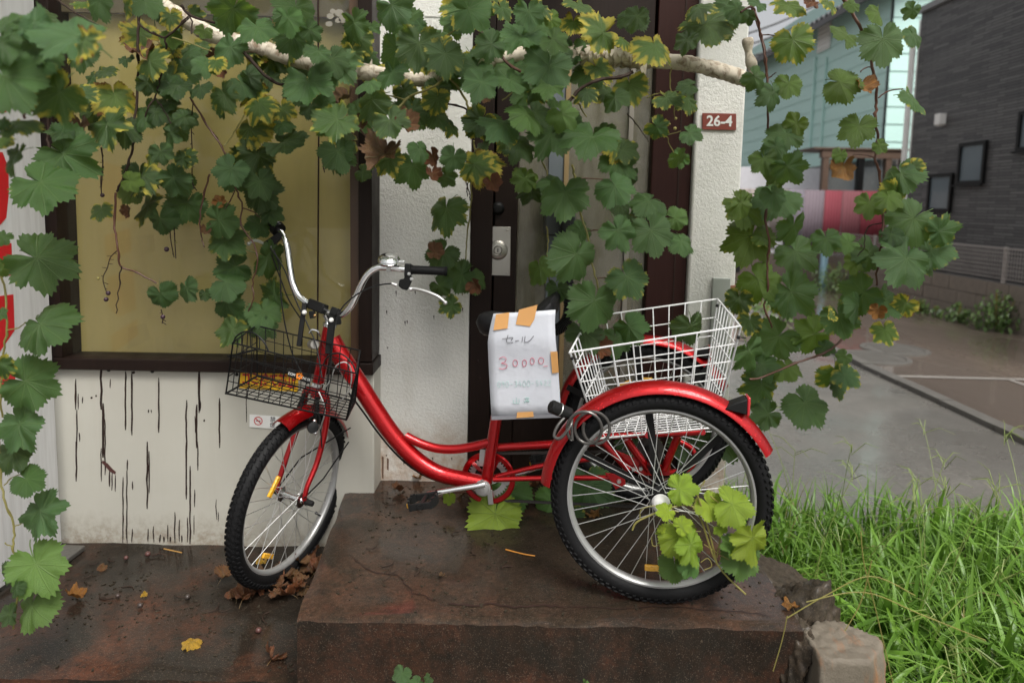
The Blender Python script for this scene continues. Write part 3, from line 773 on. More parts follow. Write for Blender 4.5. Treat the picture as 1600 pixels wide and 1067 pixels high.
def facade_window(par, X, c):
    (x0, y0), (x1, y1) = c
    A, B = atx(x0, y0, X), atx(x1, y1, X)
    ya, yb = max(A.y, B.y), min(A.y, B.y); za, zb = max(A.z, B.z), min(A.z, B.z)
    f = MB(); t = 0.05
    for (q0, q1, z0, z1) in ((yb, ya, za - t, za), (yb, ya, zb, zb + t), (yb, yb + t, zb + t, za - t), (ya - t, ya, zb + t, za - t)):
        f.box(X - 0.05, X - 0.002, q0, q1, z0, z1)
    w_ = f.build('window', M['blackm'], par, smooth=False)
    MB().box(X - 0.02, X - 0.004, yb + t, ya - t, zb + t, za - t).build('pane', winglass.m, w_)
    MB().box(X - 0.09, X - 0.051, yb - .02, ya + .02, zb - 0.035, zb - 0.002).build('sill', M['blackm'], w_)
for c in (((1503, 225), (1539, 287)), ((1455, 273), (1487, 331)), ((1597, 175), (1640, 232))):
    facade_window(gb, DX, c)
c = atx(1475, 187, DX)
b = MB().box(c.x - 0.12, c.x - 0.002, c.y - 0.07, c.y + 0.07, c.z - 0.09, c.z + 0.09); b.box(c.x - .10, c.x - .02, c.y - .05, c.y + .05, c.z - .11, c.z - .091)
b.build('vent_hood', M['whitep'], gb, bevel=0.01)
# block wall with mesh fence
BX = 6.36
bw = empty('block_wall', (BX, 10, ZG), 'low tan concrete block wall along the far side of the road', 'wall')
bme = MB().box(-0.06, 0.06, -0.195, 0.195, 0, 0.19).mesh('block', None)
bmat = simple('tan_block', (0.20, 0.165, 0.135), 0.75, 0, 0.3, 0, 0.5, 40)
bme.materials.append(bmat)
for r_ in range(3):
    for k in range(24):
        y_ = 5.6 + k * 0.40 + (0.2 if r_ % 2 else 0)
        inst('block', bme, (BX + rnd.uniform(-.004, .004), y_, ZG + r_ * 0.20), bw)
MB().box(BX - 0.045, BX + 0.045, 5.4, 15.2, ZG, ZG + 0.595).build('mortar_core', simple('grey_mortar', (0.12, 0.11, 0.10), 0.8), bw)
fn = empty('mesh_fence', (BX, 10, ZG + 0.6), 'brown-grey wire mesh fence on top of the tan block wall', 'fence')
fmat = simple('grey_brown_mesh', (0.34, 0.31, 0.29), 0.45, 0.2, 0.15)
fz0, fz1 = ZG + 0.61, atx(1600, 391, BX).z
for k in range(6):
    y0 = 5.6 + k * 1.6
    MB().tube([(BX, y0, fz0 - 0.02), (BX, y0, fz1 + 0.02)], 0.028, 8).build('post', fmat, fn)
    b = MB()
    for q in range(1, 32):
        b.tube([(BX - .025, y0 + q * 0.05, fz0 + .03), (BX - .025, y0 + q * 0.05, fz1)], 0.0045, 4, caps=False)
    for q in range(8):
        z_ = lerp(fz0 + .04, fz1, q / 7)
        b.tube([(BX - .031, y0, z_), (BX - .031, y0 + 1.6, z_)], 0.006 if q < 7 else 0.012, 4, caps=False)
    b.build('mesh_panel', fmat, fn)
# pale green house
GX = 8.6
cy = GX * FPX / (1368 - PPX)
gh = empty('green_house', (GX, cy, ZG), 'pale mint green clapboard house with grey tiled roof beyond the fence', 'house')
gmat = simple('mint_siding', (0.48, 0.70, 0.65), 0.5, 0, 0.06)
bz = atx(1240, 265, GX).z
HZ = 8.2
bm1 = MB().slab([(0, 0, 0), (-0.025, 0, 0.0), (-0.006, 0, 0.40), (0, 0, 0.40)], (0, 11.0, 0)).mesh('board', gmat, smooth=False)
bm2 = MB().slab([(0, 0, 0), (0, -0.025, 0.0), (0, -0.006, 0.40), (0, 0, 0.40)], (5.0, 0, 0)).mesh('board', gmat, smooth=False)
nb = int((HZ - 1.2 - ZG) / 0.4)
for k in range(nb):
    z_ = bz + k * 0.4
    if z_ > 6.6: break
    inst('board', bm1, (GX, cy, z_), gh); inst('board', bm2, (GX, cy, z_), gh)
MB().box(GX + 0.01, GX + 5, cy + 0.01, cy + 11, ZG, 6.9).build('wall_core', gmat, gh)
MB().box(GX - 0.012, GX + 5, cy - 0.012, cy + 11, ZG, bz - 0.14).build('lower_wall', simple('pale_lilac_wall', (0.50, 0.49, 0.52), 0.6), gh)
MB().box(GX - 0.06, GX + 5, cy - 0.06, cy + 11, bz - 0.137, bz - 0.003).build('belt_course', simple('dark_belt', (0.10, 0.085, 0.08), 0.6), gh)
MB().box(GX - 0.035, GX - 0.026, cy - 0.04, cy + 0.05, bz, 6.6).build('corner_trim', M['blackm'], gh)
# the eaves and roof: tiles in courses, sloping up away from the camera's left
e0 = atx(1340, 0, GX); 
ez = atx(1255, 72, GX).z
rf = MB().slab([(GX - 0.5, cy - 0.6, ez), (GX - 0.5, cy + 11.5, ez), (GX - 0.5, cy + 11.5, ez + 0.16), (GX - 0.5, cy - 0.6, ez + 0.16)], (0.06, 0, 0)).build('roof', simple('dark_gutter', (0.08, 0.075, 0.075), 0.45), gh)
MB().slab([(GX - 0.46, cy - 0.6, ez + 0.10), (GX + 2.6, cy - 0.6, ez + 1.5), (GX + 2.6, cy + 11.5, ez + 1.5), (GX - 0.46, cy + 11.5, ez + 0.10)], (0, 0, 0.05)).build('roof_deck', simple('dark_tile_bed', (0.06, 0.06, 0.062), 0.5), rf)
tmat = simple('grey_roof_tile', (0.12, 0.12, 0.125), 0.32, 0, 0.3)
tp = [( -0.15 + 0.3 * k / 8, 0.045 * math.sin(2 * PI * k / 8)) for k in range(9)]
tb = MB()
for (q, h_) in tp: tb.v += [V((0, q, h_)), V((0.36, q, h_ + 0.165 - 0.03)), V((0, q, h_ - 0.02))]
for k in range(8):
    i = 3 * k
    tb.f += [(i, i + 1, i + 4, i + 3), (i, i + 3, i + 5, i + 2)]
tme = tb.mesh('roof_tile', tmat)
for r_ in range(5):
    for k in range(34):
        inst('roof_tile', tme, (GX - 0.50 + r_ * 0.31, cy + 1.0 + k * 0.29, ez + 0.21 + r_ * 0.142), rf)
c0, c1 = atx(1283, 30, GX), atx(1299, 75, GX)
vt = MB().box(GX - 0.06, GX - 0.027, min(c0.y, c1.y), max(c0.y, c1.y), min(c0.z, c1.z), max(c0.z, c1.z)).build('vent', M['whitep'], gh)
for k in range(8):
    z_ = lerp(min(c0.z, c1.z), max(c0.z, c1.z), (k + .5) / 8)
    MB().obox((GX - 0.075, (c0.y + c1.y) / 2, z_), (0.014, 0, -0.012), (0, abs(c0.y - c1.y) / 2 - .04, 0), (0.004, 0, 0.006)).build('slat', M['whitep'], vt)
for px in (1274, 1291):
    p0, p1 = atx(px, 90, GX - 0.05), atx(px - 4, 232, GX - 0.05)
    MB().tube([p0, (p0.x, p0.y, p1.z)], 0.035, 6).build('wall_pipe', gmat, gh)
# brown framed bay by the house corner
FY = 14.0
bay = empty('brown_porch', at(1345, 330, FY + .6), 'brown timber framed porch with glass in front of the mint house', 'porch')
bp = simple('porch_brown', (0.10, 0.060, 0.040), 0.6, 0, 0.3)
A, B = at(1284, 236, FY + .6), at(1412, 226, FY + .6)
MB().box(A.x, B.x, FY + .55, FY + .7, A.z - 0.14, A.z + 0.03).build('beam', bp, bay)
for px in (1287, 1342, 1384, 1408):
    q = at(px, 300, FY + .6)
    MB().box(q.x - .06, q.x + .06, FY + .56, FY + .69, ZG, A.z - 0.142).build('post', bp if px != 1342 else M['blackm'], bay)
MB().box(A.x + .05, B.x - .05, FY + .72, FY + .73, 0.6, A.z - .15).build('pane', pane('porch_glass', (0.7, 0.75, 0.75), 0.8, 0.25), bay)
MB().box(A.x - 0.2, B.x + 0.1, FY + .52, FY + 1.6, A.z + 0.033, A.z + 0.07).build('roof', bp, bay)
# corrugated panel fence
cf = empty('corrugated_fence', at(1265, 395, FY), 'fence of grey, lilac and pink corrugated plastic panels at the road end', 'fence')
cols = [(0.22, 0.185, 0.17), (0.22, 0.185, 0.17), (0.23, 0.20, 0.19), (0.17, 0.15, 0.18), (0.19, 0.15, 0.175), (0.27, 0.045, 0.065), (0.26, 0.085, 0.10), (0.28, 0.042, 0.06)]
xs = [1140, 1172, 1204, 1232, 1258, 1290, 1318, 1348, 1384]
for k in range(8):
    A, B = at(xs[k], 297, FY), at(xs[k + 1], 297, FY)
    z1 = at(1265, 297, FY).z; z0 = at(1265, 396, FY).z if k > 2 else at(1265, 375, FY).z
    b = MB(); nn = 24
    for q in range(nn + 1):
        x_ = lerp(A.x, B.x - .015, q / nn); y_ = FY + 0.007 * math.sin(q * PI / 2)
        b.v += [V((x_, y_, z0)), V((x_, y_, z1))]
    for q in range(nn): b.f.append((2 * q, 2 * q + 2, 2 * q + 3, 2 * q + 1))
    o = b.build('corrugated_panel', simple('corrugated_%d' % k, cols[k], 0.75, 0, 0.12), cf)
    md = o.modifiers.new('thick', 'SOLIDIFY'); md.thickness = 0.006
MB().box(at(1140, 340, FY).x, at(1384, 340, FY).x, FY - .03, FY + .02, ZG, at(1265, 397, FY).z).build('plinth', simple('brown_plinth', (0.085, 0.065, 0.052), 0.7, 0, 0.3), cf)
z1 = at(1265, 347, FY).z
for z_ in (z1, at(1265, 300, FY).z, at(1265, 390, FY).z):
    MB().box(at(1140, 340, FY).x, at(1384, 340, FY).x, FY + .03, FY + .07, z_ - .03, z_ + .03).build('rail', simple('grey_rail', (0.15, 0.14, 0.16), 0.5), cf)
for px in (1142, 1232, 1262, 1382):
    x_ = at(px, 340, FY).x
    MB().box(x_ - .035, x_ + .035, FY + .075, FY + .14, ZG, at(1265, 296, FY).z).build('post', simple('fence_post', (0.12, 0.10, 0.10), 0.6), cf)
# white low wall beyond and brown base, blue pole
lw = MB().box(at(1130, 300, 19).x, at(1290, 300, 19).x, 19, 19.15, ZG, at(1220, 262, 19).z).build('white_wall', simple('lilac_white_wall', (0.55, 0.54, 0.57), 0.6))
tag(lw, 'plain lilac-white wall above the corrugated fence', 'wall')
bp_ = at(1286, 430, 13.2)
tag(MB().tube([(bp_.x, 13.2, ZG), (bp_.x, 13.2, bp_.z + .45), (bp_.x + .02, 13.2, bp_.z + .55)], 0.07, 10).build('blue_post', simple('pale_blue_paint', (0.22, 0.36, 0.44), 0.5)), 'pale blue post standing below the pink fence panels', 'post')
# white van sliver beside the pillar
vanp = atz(1150, 452, ZG)
van = empty('white_van', (vanp.x - .3, vanp.y, ZG), 'white van parked behind the stucco pillar', 'van')
vx, vy = vanp.x - 1.6, vanp.y + 0.1
prof = [(0, 0.28), (0, 1.05), (0.10, 1.75), (0.3, 1.85), (3.3, 1.85), (3.7, 1.2), (4.2, 1.0), (4.25, 0.28)]
MB().slab([(vx, vy + q, ZG + h_) for q, h_ in prof], (1.65, 0, 0)).build('body', simple('white_van_paint', (0.75, 0.75, 0.75), 0.2, 0, 0.03, 0.8), van, bevel=0.05)
MB().slab([(vx + .18, vy - .012, ZG + 1.10), (vx + 1.47, vy - .012, ZG + 1.10), (vx + 1.40, vy + .072, ZG + 1.66), (vx + .25, vy + .072, ZG + 1.66)], (0, .008, 0)).build('rear_window', winglass.m, van)
for q in (0.05, 1.48): MB().box(vx + q, vx + q + .12, vy - .03, vy - .002, ZG + .75, ZG + 1.0).build('tail_light', M['redlens'], van, bevel=.01)
MB().box(vx - .02, vx + 1.67, vy - .08, vy - .004, ZG + .3, ZG + .5).build('bumper', M['blackp'], van, bevel=.02)
for q in (.7, 3.5):
    for xx in (vx + .02, vx + 1.45): MB().lathe([(.0001, 0), (.16, 0), (.28, .02), (.3, .06), (.3, .16), (.0001, .18)], (xx, vy + q, ZG + .3), (1, 0, 0), 20).build('wheel', M['rubber'], van)
# overhead wires
for k, (y0, y1) in enumerate(((40, 8), (58, 26), (75, 50))):
    p0, p1 = at(1100, y0 + 30, 22), at(1330, y1 - 30, 22)
    tag(MB().tube([lerp(p0, p1, q / 8) + V((0, 0, -0.25 * math.sin(PI * q / 8))) for q in range(9)], 0.03, 5).build('overhead_wire', M['blackp']), ('topmost', 'middle', 'lowest')[k] + ' of the black overhead wires against the pale sky', 'wire', 'overhead wires')
# backing dark hedge behind fence end

# ================================================================== THE RED TRICYCLE
RW = 0.305
Nh = atz(1031, 778, RW)                     # near rear hub
yawd = V((0.085, 0.655, 0)).normalized()      # along the rear axle, away from the camera
TRACK = 0.664
Fh = Nh + yawd * TRACK
MID = (Nh + Fh) / 2
nL = -yawd                                    # the tricycle's left, toward the camera
fwd = V((-yawd.y, yawd.x, 0))
UP = V((0, 0, 1))
def PL(x, y, off=0.0):
    return atpl(x, y, MID + nL * off, nL)
tri = empty('red_tricycle', (MID.x, MID.y, 0), 'red adult tricycle with white rear basket and black front basket on the door step', 'tricycle')

def wheel(center, ax, u, seed=0, spokes=36, capmat=None, hubw=0.05, caps=None):
    """rim is the wheel part; tyre, tread, hub and every spoke are its pieces"""
    ax = V(ax).normalized(); u = (V(u) - ax * V(u).dot(ax)).normalized(); w_ = ax.cross(u)
    rp = [(0.262, -0.013), (0.264, -0.0115), (0.252, -0.0125), (0.247, -0.008), (0.243, -0.004), (0.243, 0.004), (0.247, 0.008), (0.252, 0.0125), (0.264, 0.0125), (0.262, 0.014), (0.250, 0.0145), (0.243, 0.011), (0.238, 0.005), (0.238, -0.005), (0.243, -0.011), (0.250, -0.0145)]
    rp = [(.264 + (r_ - .264) * .72, h_) for r_, h_ in rp]
    rim = MB().lathe(rp, center, ax, 72, u=u, closedprof=True).build('wheel', M['rim'], tri)
    t0 = 0.0248
    tp_ = [(0.2785 + t0 * math.cos(q), t0 * math.sin(q)) for q in [2 * PI * k / 14 for k in range(14)]]
    MB().lathe(tp_, center, ax, 96, u=u, closedprof=True).build('tyre', M['rubber'], rim)
    tr = MB(); nk = 88
    for k in range(nk):
        for row, (an, ln_, wd) in enumerate(((0.0, .0062, .0045), (0.62, .0058, .0040), (-0.62, .0058, .0040), (1.12, .0045, .0045), (-1.12, .0045, .0045))):
            q = 2 * PI * (k + (0.5 if row in (1, 2) else 0.0)) / nk
            d = u * math.cos(q) + w_ * math.sin(q); tg = -u * math.sin(q) + w_ * math.cos(q)
            nr = d * math.cos(an) + ax * math.sin(an); sd_ = -d * math.sin(an) + ax * math.cos(an)
            c = V(center) + d * 0.2785 + nr * (t0 + 0.0004)
            sk = 0.35 * (1 if an >= 0 else -1)
            tr.obox(c, (tg + sd_ * sk) * ln_, sd_ * wd, nr * 0.0034)
    tr.build('tread', M['rubber'], rim, smooth=False)
    hp = [(0.0001, -hubw * .5 - .004), (0.010, -hubw * .5 - .004), (0.012, -hubw * .5), (0.028, -hubw * .5 + .002), (0.028, -hubw * .5 + .006), (0.013, -hubw * .5 + .012), (0.011, 0), (0.013, hubw * .5 - .012), (0.028, hubw * .5 - .006), (0.028, hubw * .5 - .002), (0.012, hubw * .5), (0.010, hubw * .5 + .004), (0.0001, hubw * .5 + .004)]
    MB().lathe(hp, center, ax, 20, u=u).build('hub', M['chrome'] if capmat is None else M['blackm'], rim)
    for k in range(spokes):
        side = 1 if k % 2 else -1
        q0 = 2 * PI * k / spokes + seed
        tw = (1 if (k // 2) % 2 else -1) * 1.15
        d0 = u * math.cos(q0 + tw) + w_ * math.sin(q0 + tw); d1 = u * math.cos(q0) + w_ * math.sin(q0)
        a_ = V(center) + d0 * 0.025 + ax * side * (hubw * .5 - .004); b_ = V(center) + d1 * 0.248
        MB().tube([a_, b_], 0.00115, 5, caps=False).build('spoke', M['alu'], rim)
    return rim
def reflector(rim, center, ax, ang, u, r=0.15, L=0.035, off=0.012):
    ax = V(ax).normalized(); u = (V(u) - ax * V(u).dot(ax)).normalized(); w_ = ax.cross(u)
    d = u * math.cos(ang) + w_ * math.sin(ang); tg = -u * math.sin(ang) + w_ * math.cos(ang)
    c = V(center) + d * r + ax * off
    MB().obox(c, tg * L, d * 0.009, ax * 0.005).build('reflector', M['amber'], rim, bevel=0.003)

w1 = wheel(Nh, nL, fwd, 0.05, capmat=1)
w2 = wheel(Fh, nL, fwd, 0.11, capmat=1)
def angle_of(px, py, c, ax, u):
    ax = V(ax).normalized(); u = (V(u) - ax * V(u).dot(ax)).normalized(); w_ = ax.cross(u)
    d = atpl(px, py, V(c), ax) - V(c)
    return math.atan2(d.dot(w_), d.dot(u)), d.length
aR, rR = angle_of(1029, 886, Nh, nL, fwd)
reflector(w1, Nh, nL, aR, fwd, min(rR, .2), 0.04, 0.012)
for px, py in ((972, 588), (1008, 578)):
    aR, rR = angle_of(px, py, Fh, nL, fwd); reflector(w2, Fh, nL, aR, fwd, 0.17, 0.026, 0.012)
MB().lathe([(0.0001, 0.032), (0.012, 0.030), (0.021, 0.022), (0.0255, 0.010), (0.026, 0.0)], Nh + nL * 0.032, nL, 20).build('hub_cap', M['whitep'], w1)
MB().lathe([(0.0001, 0.032), (0.012, 0.030), (0.021, 0.022), (0.0255, 0.010), (0.026, 0.0)], Fh - nL * 0.032, -nL, 20).build('hub_cap', M['whitep'], w2)

def fender(center, ax, u, a0, a1, R, wd, name='mudguard', mat=None, seg=40):
    t = 0.0018
    prof = []
    for k in range(9):
        s_ = -1 + 2 * k / 8
        prof.append((R - 0.016 * s_ * s_ - (0.008 if abs(s_) > .99 else 0) + (0.003 if abs(s_) < .3 else 0), s_ * wd / 2))
    prof = prof + [(r - t, h_) for r, h_ in reversed(prof)]
    return MB().lathe(prof, center, ax, seg, a0, a1, u=u, closedprof=True).build(name, mat or M['red'], tri)
# angles run from fwd toward up through nL x fwd; find its sign
_u = (fwd - nL * fwd.dot(nL)).normalized(); _w = nL.cross(_u)
sgn = 1 if _w.z > 0 else -1
aF, _ = angle_of(848, 752, Nh, nL, fwd); aB, _ = angle_of(1204, 702, Nh, nL, fwd)
if aB < aF: pass
a0_, a1_ = sorted((aF, aB))
if a1_ - a0_ > 1.3 * PI: a0_, a1_ = a1_, a0_ + 2 * PI
for C_ in (Nh, Fh):
    fender(C_, nL, fwd, a0_, a1_, 0.334, 0.075)
    for px, py in ((1013, 632), (902, 712), (1140, 678)):
        an, rr = angle_of(px, py, Nh, nL, fwd)
        d = _u * math.cos(an) + _w * math.sin(an); tg = -_u * math.sin(an) + _w * math.cos(an)
        s_ = -1 if C_ is Nh else 1
        inn = nL * (s_ * 0.040)
        MB().obox(C_ + inn + d * 0.175, d * 0.150, tg * 0.011, nL * 0.002).build('mudguard_stay', M['blackm'], tri)
# tail reflectors
for C_ in (Nh, Fh):
    an, _ = angle_of(1160, 625, Nh, nL, fwd)
    d = _u * math.cos(an) + _w * math.sin(an); tg = -_u * math.sin(an) + _w * math.cos(an)
    s_ = nL * 0.012
    c = C_ + d * 0.350 + s_
    back = -fwd
    rb = MB().slab([c - tg * .0 + back * -.045 - UP * .010 + nL * -.02, c + back * .012 - UP * .022 + nL * -.02, c + back * .012 + UP * .022 + nL * -.02, c + back * -.03 + UP * .004 + nL * -.02], nL * 0.045).build('tail_reflector', M['blackp'], tri, bevel=0.003)
    MB().obox(c + back * .016 + nL * .0025, back * .004, nL * .022, UP * .026).build('lens', M['redlens'], rb, bevel=0.003)

# ---- frame, drawn in the tricycle's middle plane
def frame_tube(px, r, off=0.0, name='frame_tube', mat=None, n=6, seg=14):
    return MB().tube(spline([PL(x, y, off) for x, y in px], n), r if not isinstance(r, list) else r, seg).build(name, mat or M['red'], tri)
mp = [(517, 530), (526, 546), (541, 569), (561, 599), (583, 634), (607, 670), (631, 699), (656, 722), (683, 738), (711, 746), (757, 755)]
sp_ = spline([PL(x, y) for x, y in mp], 6)
MB().tube(sp_, [lerp(0.0335, 0.0265, k / (len(sp_) - 1)) for k in range(len(sp_))], 20).build('main_tube', M['red'], tri)
frame_tube([(634, 681), (656, 692), (682, 700), (709, 701.5), (736, 698), (765, 691)], 0.0155, name='upper_tube')
frame_tube([(760, 752), (768, 700), (776, 650), (786, 590)], 0.0195, name='seat_tube')
frame_tube([(784, 600), (797, 522)], 0.0135, name='seat_post', mat=M['chrome'])
frame_tube([(779, 612), (788, 611)], 0.024, name='seat_clamp', mat=M['blackm'])
ht, hb = PL(515, 508), PL(497, 599)
MB().tube([ht, lerp(ht, hb, .5), hb], 0.0205, 18).build('head_tube', M['red'], tri)
sax = (ht - hb).normalized()
for p_, s_ in ((ht, 1), (hb, -1)):
    MB().lathe([(0.0001, 0.014), (0.017, 0.013), (0.0235, 0.008), (0.0235, -0.004), (0.0205, -0.006)], p_, sax * s_, 20).build('headset_cup', M['chrome'], tri)
# rear carrier frame
for off in (0.055, -0.055):
    frame_tube([(771, 749), (846, 747), (965, 746)], 0.0085, off, 'chain_stay')
frame_tube([(776, 699), (860, 694), (945, 690)], 0.0135, -0.02, 'rear_rail')
frame_tube([(773, 745), (805, 737), (850, 727), (930, 716)], 0.0085, -0.02, 'rear_rail')
for off in (0.075, -0.075):
    frame_tube([(938, 684), (958, 708), (982, 733)], 0.0115, off, 'carrier_strut')
    frame_tube([(979, 686), (996, 710), (1014, 734)], 0.0125, off, 'carrier_strut')
    frame_tube([(1060, 680), (1049, 706), (1038, 733)], 0.0125, off, 'carrier_strut')
for off in (0.10, -0.10):
    frame_tube([(928, 682), (980, 680), (1075, 676), (1100, 674)], 0.010, off, 'carrier_rail')
for px, py in ((930, 684), (1098, 675), (1012, 680)):
    MB().tube([PL(px, py, .19), PL(px, py, .1), PL(px, py, -.1), PL(px, py, -.19)], 0.009, 10).build('cross_bar', M['red'], tri)
frame_tube([(1062, 690), (1080, 700), (1086, 718), (1074, 733), (1045, 738)], 0.010, -0.16, 'hoop')
for off in (0.062, -0.062):
    pts = [PL(x, y, off) for x, y in ((955, 700), (1010, 722), (1048, 728), (1046, 742), (1002, 742), (968, 726))]
    MB().slab(pts, nL * 0.004).build('gusset', M['red'], tri, bevel=0.001)
    pts = [PL(x, y, off + .006) for x, y in ((945, 738), (975, 741), (978, 756), (962, 764), (955, 752))]
    gp = MB().slab(pts, nL * 0.004).build('gusset', M['red'], tri, bevel=0.001)
    for px, py in ((990, 732), (1001, 731), (967, 751)):
        MB().lathe([(0.0001, 0.010), (0.006, 0.010), (0.0075, 0.006), (0.0075, 0.0)], PL(px, py, off + .010), nL, 6).build('bolt', M['alu'], tri)
MB().tube([Nh - nL * 0.02, Fh + nL * 0.02], 0.0085, 12).build('axle', M['blackm'], tri)
MB().tube([lerp(Nh, Fh, .30), lerp(Nh, Fh, .36), lerp(Nh, Fh, .64), lerp(Nh, Fh, .70)], [0.016, 0.020, 0.020, 0.016], 16).build('axle_housing', M['blackm'], tri)
for s_ in (0.16, 0.84):
    MB().lathe([(0.0085, -0.015), (0.020, -0.012), (0.020, 0.012), (0.0085, 0.015)], lerp(Nh, Fh, s_), nL, 16).build('bearing', M['blackm'], tri)
# rear sprocket + derailleur lump
rsp = lerp(Nh, Fh, 0.58)
MB().lathe([(0.02, -.002), (0.045, -.002), (0.045, .002), (0.02, .002)], rsp, nL, 24, closedprof=True).build('sprocket', M['chain'], tri)
# bottom bracket, cranks, chainring
BB = PL(757, 755.5, 0.0)
MB().tube([BB - nL * .036, BB + nL * .036], 0.0235, 20).build('bottom_bracket', M['red'], tri)
MB().lathe([(0.0001, 0.012), (0.008, 0.012), (0.010, 0.008), (0.020, 0.007), (0.022, 0.003), (0.027, 0.002), (0.028, -0.004)], BB + nL * .038, nL, 24).build('crank_cup', M['alu'], tri)
OFFR = -0.052
RC = PL(763, 747, OFFR)
cr = MB().lathe([(0.076, -.003), (0.090, -.004), (0.095, 0), (0.090, .004), (0.076, .003)], RC, nL, 48, closedprof=True).build('chain_guard', M['red'], tri)
tt = MB().lathe([(0.050, -.0012), (0.066, -.0012), (0.066, .0012), (0.050, .0012)], RC - nL * .006, nL, 44, closedprof=True)
for k in range(40):
    q = 2 * PI * k / 40; d = _u * math.cos(q) + _w * math.sin(q); tg = -_u * math.sin(q) + _w * math.cos(q); c = RC - nL * .006
    tt.slab([c + d * .065 - tg * .0042 - nL * .001, c + d * .065 + tg * .0042 - nL * .001, c + d * .073 + tg * .0012 - nL * .001, c + d * .073 - tg * .0012 - nL * .001], nL * .002)
tt.build('chainring', M['alu'], cr)
for k in range(5):
    q = 2 * PI * k / 5 + .5; d = _u * math.cos(q) + _w * math.sin(q); tg = -_u * math.sin(q) + _w * math.cos(q)
    MB().obox(RC + d * .045, d * .036, tg * .007, nL * .0018).build('spider_arm', M['red'] if k % 2 else M['chrome'], cr)
MB().tube([RC + nL * .006, RC - nL * .012], 0.020, 16).build('ring_centre', M['chrome'], cr)
for (p0, p1) in (((754, 702), (752, 728)), ((765, 765), (767, 788))):
    A, B = PL(*p0, -.035), PL(*p1, -.035)
    ax_ = (B - A).normalized()
    MB().obox((A + B) / 2, (B - A) / 2, nL.cross(ax_) * .009, nL * .0015).build('guard_bracket', M['alu'], tri, bevel=.001)
ca, cb = PL(757, 756, .055), PL(668, 772, .085)
MB().tube([ca, lerp(ca, cb, .12) + nL * .004, lerp(ca, cb, .5), cb], [0.0115, .0095, .0085, .0095], 12).build('crank', M['chrome'], tri)
cc_, cdv = PL(757, 756, -.065), PL(848, 728, -.085)
MB().tube([cc_, lerp(cc_, cdv, .5), cdv], [0.0115, .0085, .0095], 12).build('crank', M['chrome'], tri)
def pedal(c, s_):
    """platform pedal: two side cages with toothed rims, ends and core"""
    L_, W_ = fwd, nL * s_
    tilt = (fwd * 0.97 - UP * 0.22).normalized(); upt = nL.cross(tilt); upt = upt if upt.z > 0 else -upt
    b = MB()
    b.tube([c - W_ * .004, c + W_ * .095], 0.009, 10)
    pr = MB().tube([c - W_ * .004, c + W_ * .098], 0.0085, 10).build('pedal', M['blackp'], tri)
    for e in (1, -1):
        pts = []
        for k in range(8):
            t_ = k / 7
            pts.append(c + tilt * e * (.034 + .012 * math.sin(PI * t_)) + W_ * (.006 + .086 * t_) + upt * 0.0)
        for k in range(7):
            MB().obox((pts[k] + pts[k + 1]) / 2 + upt * (.003 if k % 2 else 0), (pts[k + 1] - pts[k]) / 2 * 1.05, tilt * .004, upt * (.012 + (.003 if k % 2 else 0))).build('cage_tooth', M['blackp'], pr)
    for q in (.010, .088):
        MB().obox(c + W_ * q, tilt * .034, W_ * .005, upt * .011).build('cage_end', M['blackp'], pr, bevel=.002)
    MB().obox(c + W_ * .05 + tilt * .048, tilt * .002, W_ * .022, upt * .007).build('reflector', M['amber'], pr)
    return pr
pedal(cb + nL * .004, 1); pedal(cdv - nL * .004, -1)
# chain runs as linked plates (too small to pick apart)
def chain(px0, px1, off0, off1):
    A, B = PL(*px0, off0), PL(*px1, off1)
    n = int((B - A).length / 0.0127); b = MB(); t_ = (B - A).normalized()
    for k in range(n):
        c = lerp(A, B, (k + .5) / n)
        wv = nL * (.0035 if k % 2 else .0022)
        for s_ in (1, -1):
            b.obox(c + wv * s_, t_ * .0078, nL * .0006, nL.cross(t_) * .004)
        b.tube([A + t_ * (k * .0127) - nL * .004, A + t_ * (k * .0127) + nL * .004], .0032, 6)
    o = b.build('chain', M['chain'], tri, smooth=False); o['kind'] = 'stuff'
chain((778, 708), (1015, 704), OFFR - .006, OFFR - .006); chain((772, 781), (1015, 792), OFFR - .006, OFFR - .006)

# ---- front wheel, turned hard to the left
FC = V((-0.7514, 2.2864, 0.0863))
nF = V((math.sin(1.2234) * math.cos(-.1294), -math.cos(1.2234) * math.cos(-.1294), math.sin(-.1294))).normalized()
hF = -UP.cross(nF); hF.normalize()            # rolling direction, toward the camera
wF = nF.cross(hF); wF = wF if wF.z > 0 else -wF
w3 = wheel(FC, nF, hF, 0.2, hubw=0.085)
aR, rR = angle_of(412, 753, FC, nF, hF)
reflector(w3, FC, nF, aR, hF, 0.155, 0.036, 0.014)
aR, rR = angle_of(412, 884, FC, nF, hF)
reflector(w3, FC, nF, aR, hF, 0.20, 0.030, 0.0)
for s_ in (1, -1):
    MB().lathe([(0.0001, .030), (.009, .029), (.0105, .022), (.0105, .004), (.013, .003), (.013, 0)], FC + nF * s_ * .058, nF * s_, 12).build('axle_nut', M['blackp'], w3)
MB().tube([FC + nF * -.06, FC + nF * .06], .006, 10).build('front_axle', M['chrome'], w3)
aV, rV = angle_of(494, 801, FC, nF, hF)
_uf = (hF - nF * hF.dot(nF)).normalized(); _wf = nF.cross(_uf)
dV = _uf * math.cos(aV) + _wf * math.sin(aV)
MB().tube([FC + dV * .240, FC + dV * .215, FC + dV * .205], [.004, .004, .0055], 8).build('valve', M['blackp'], w3)
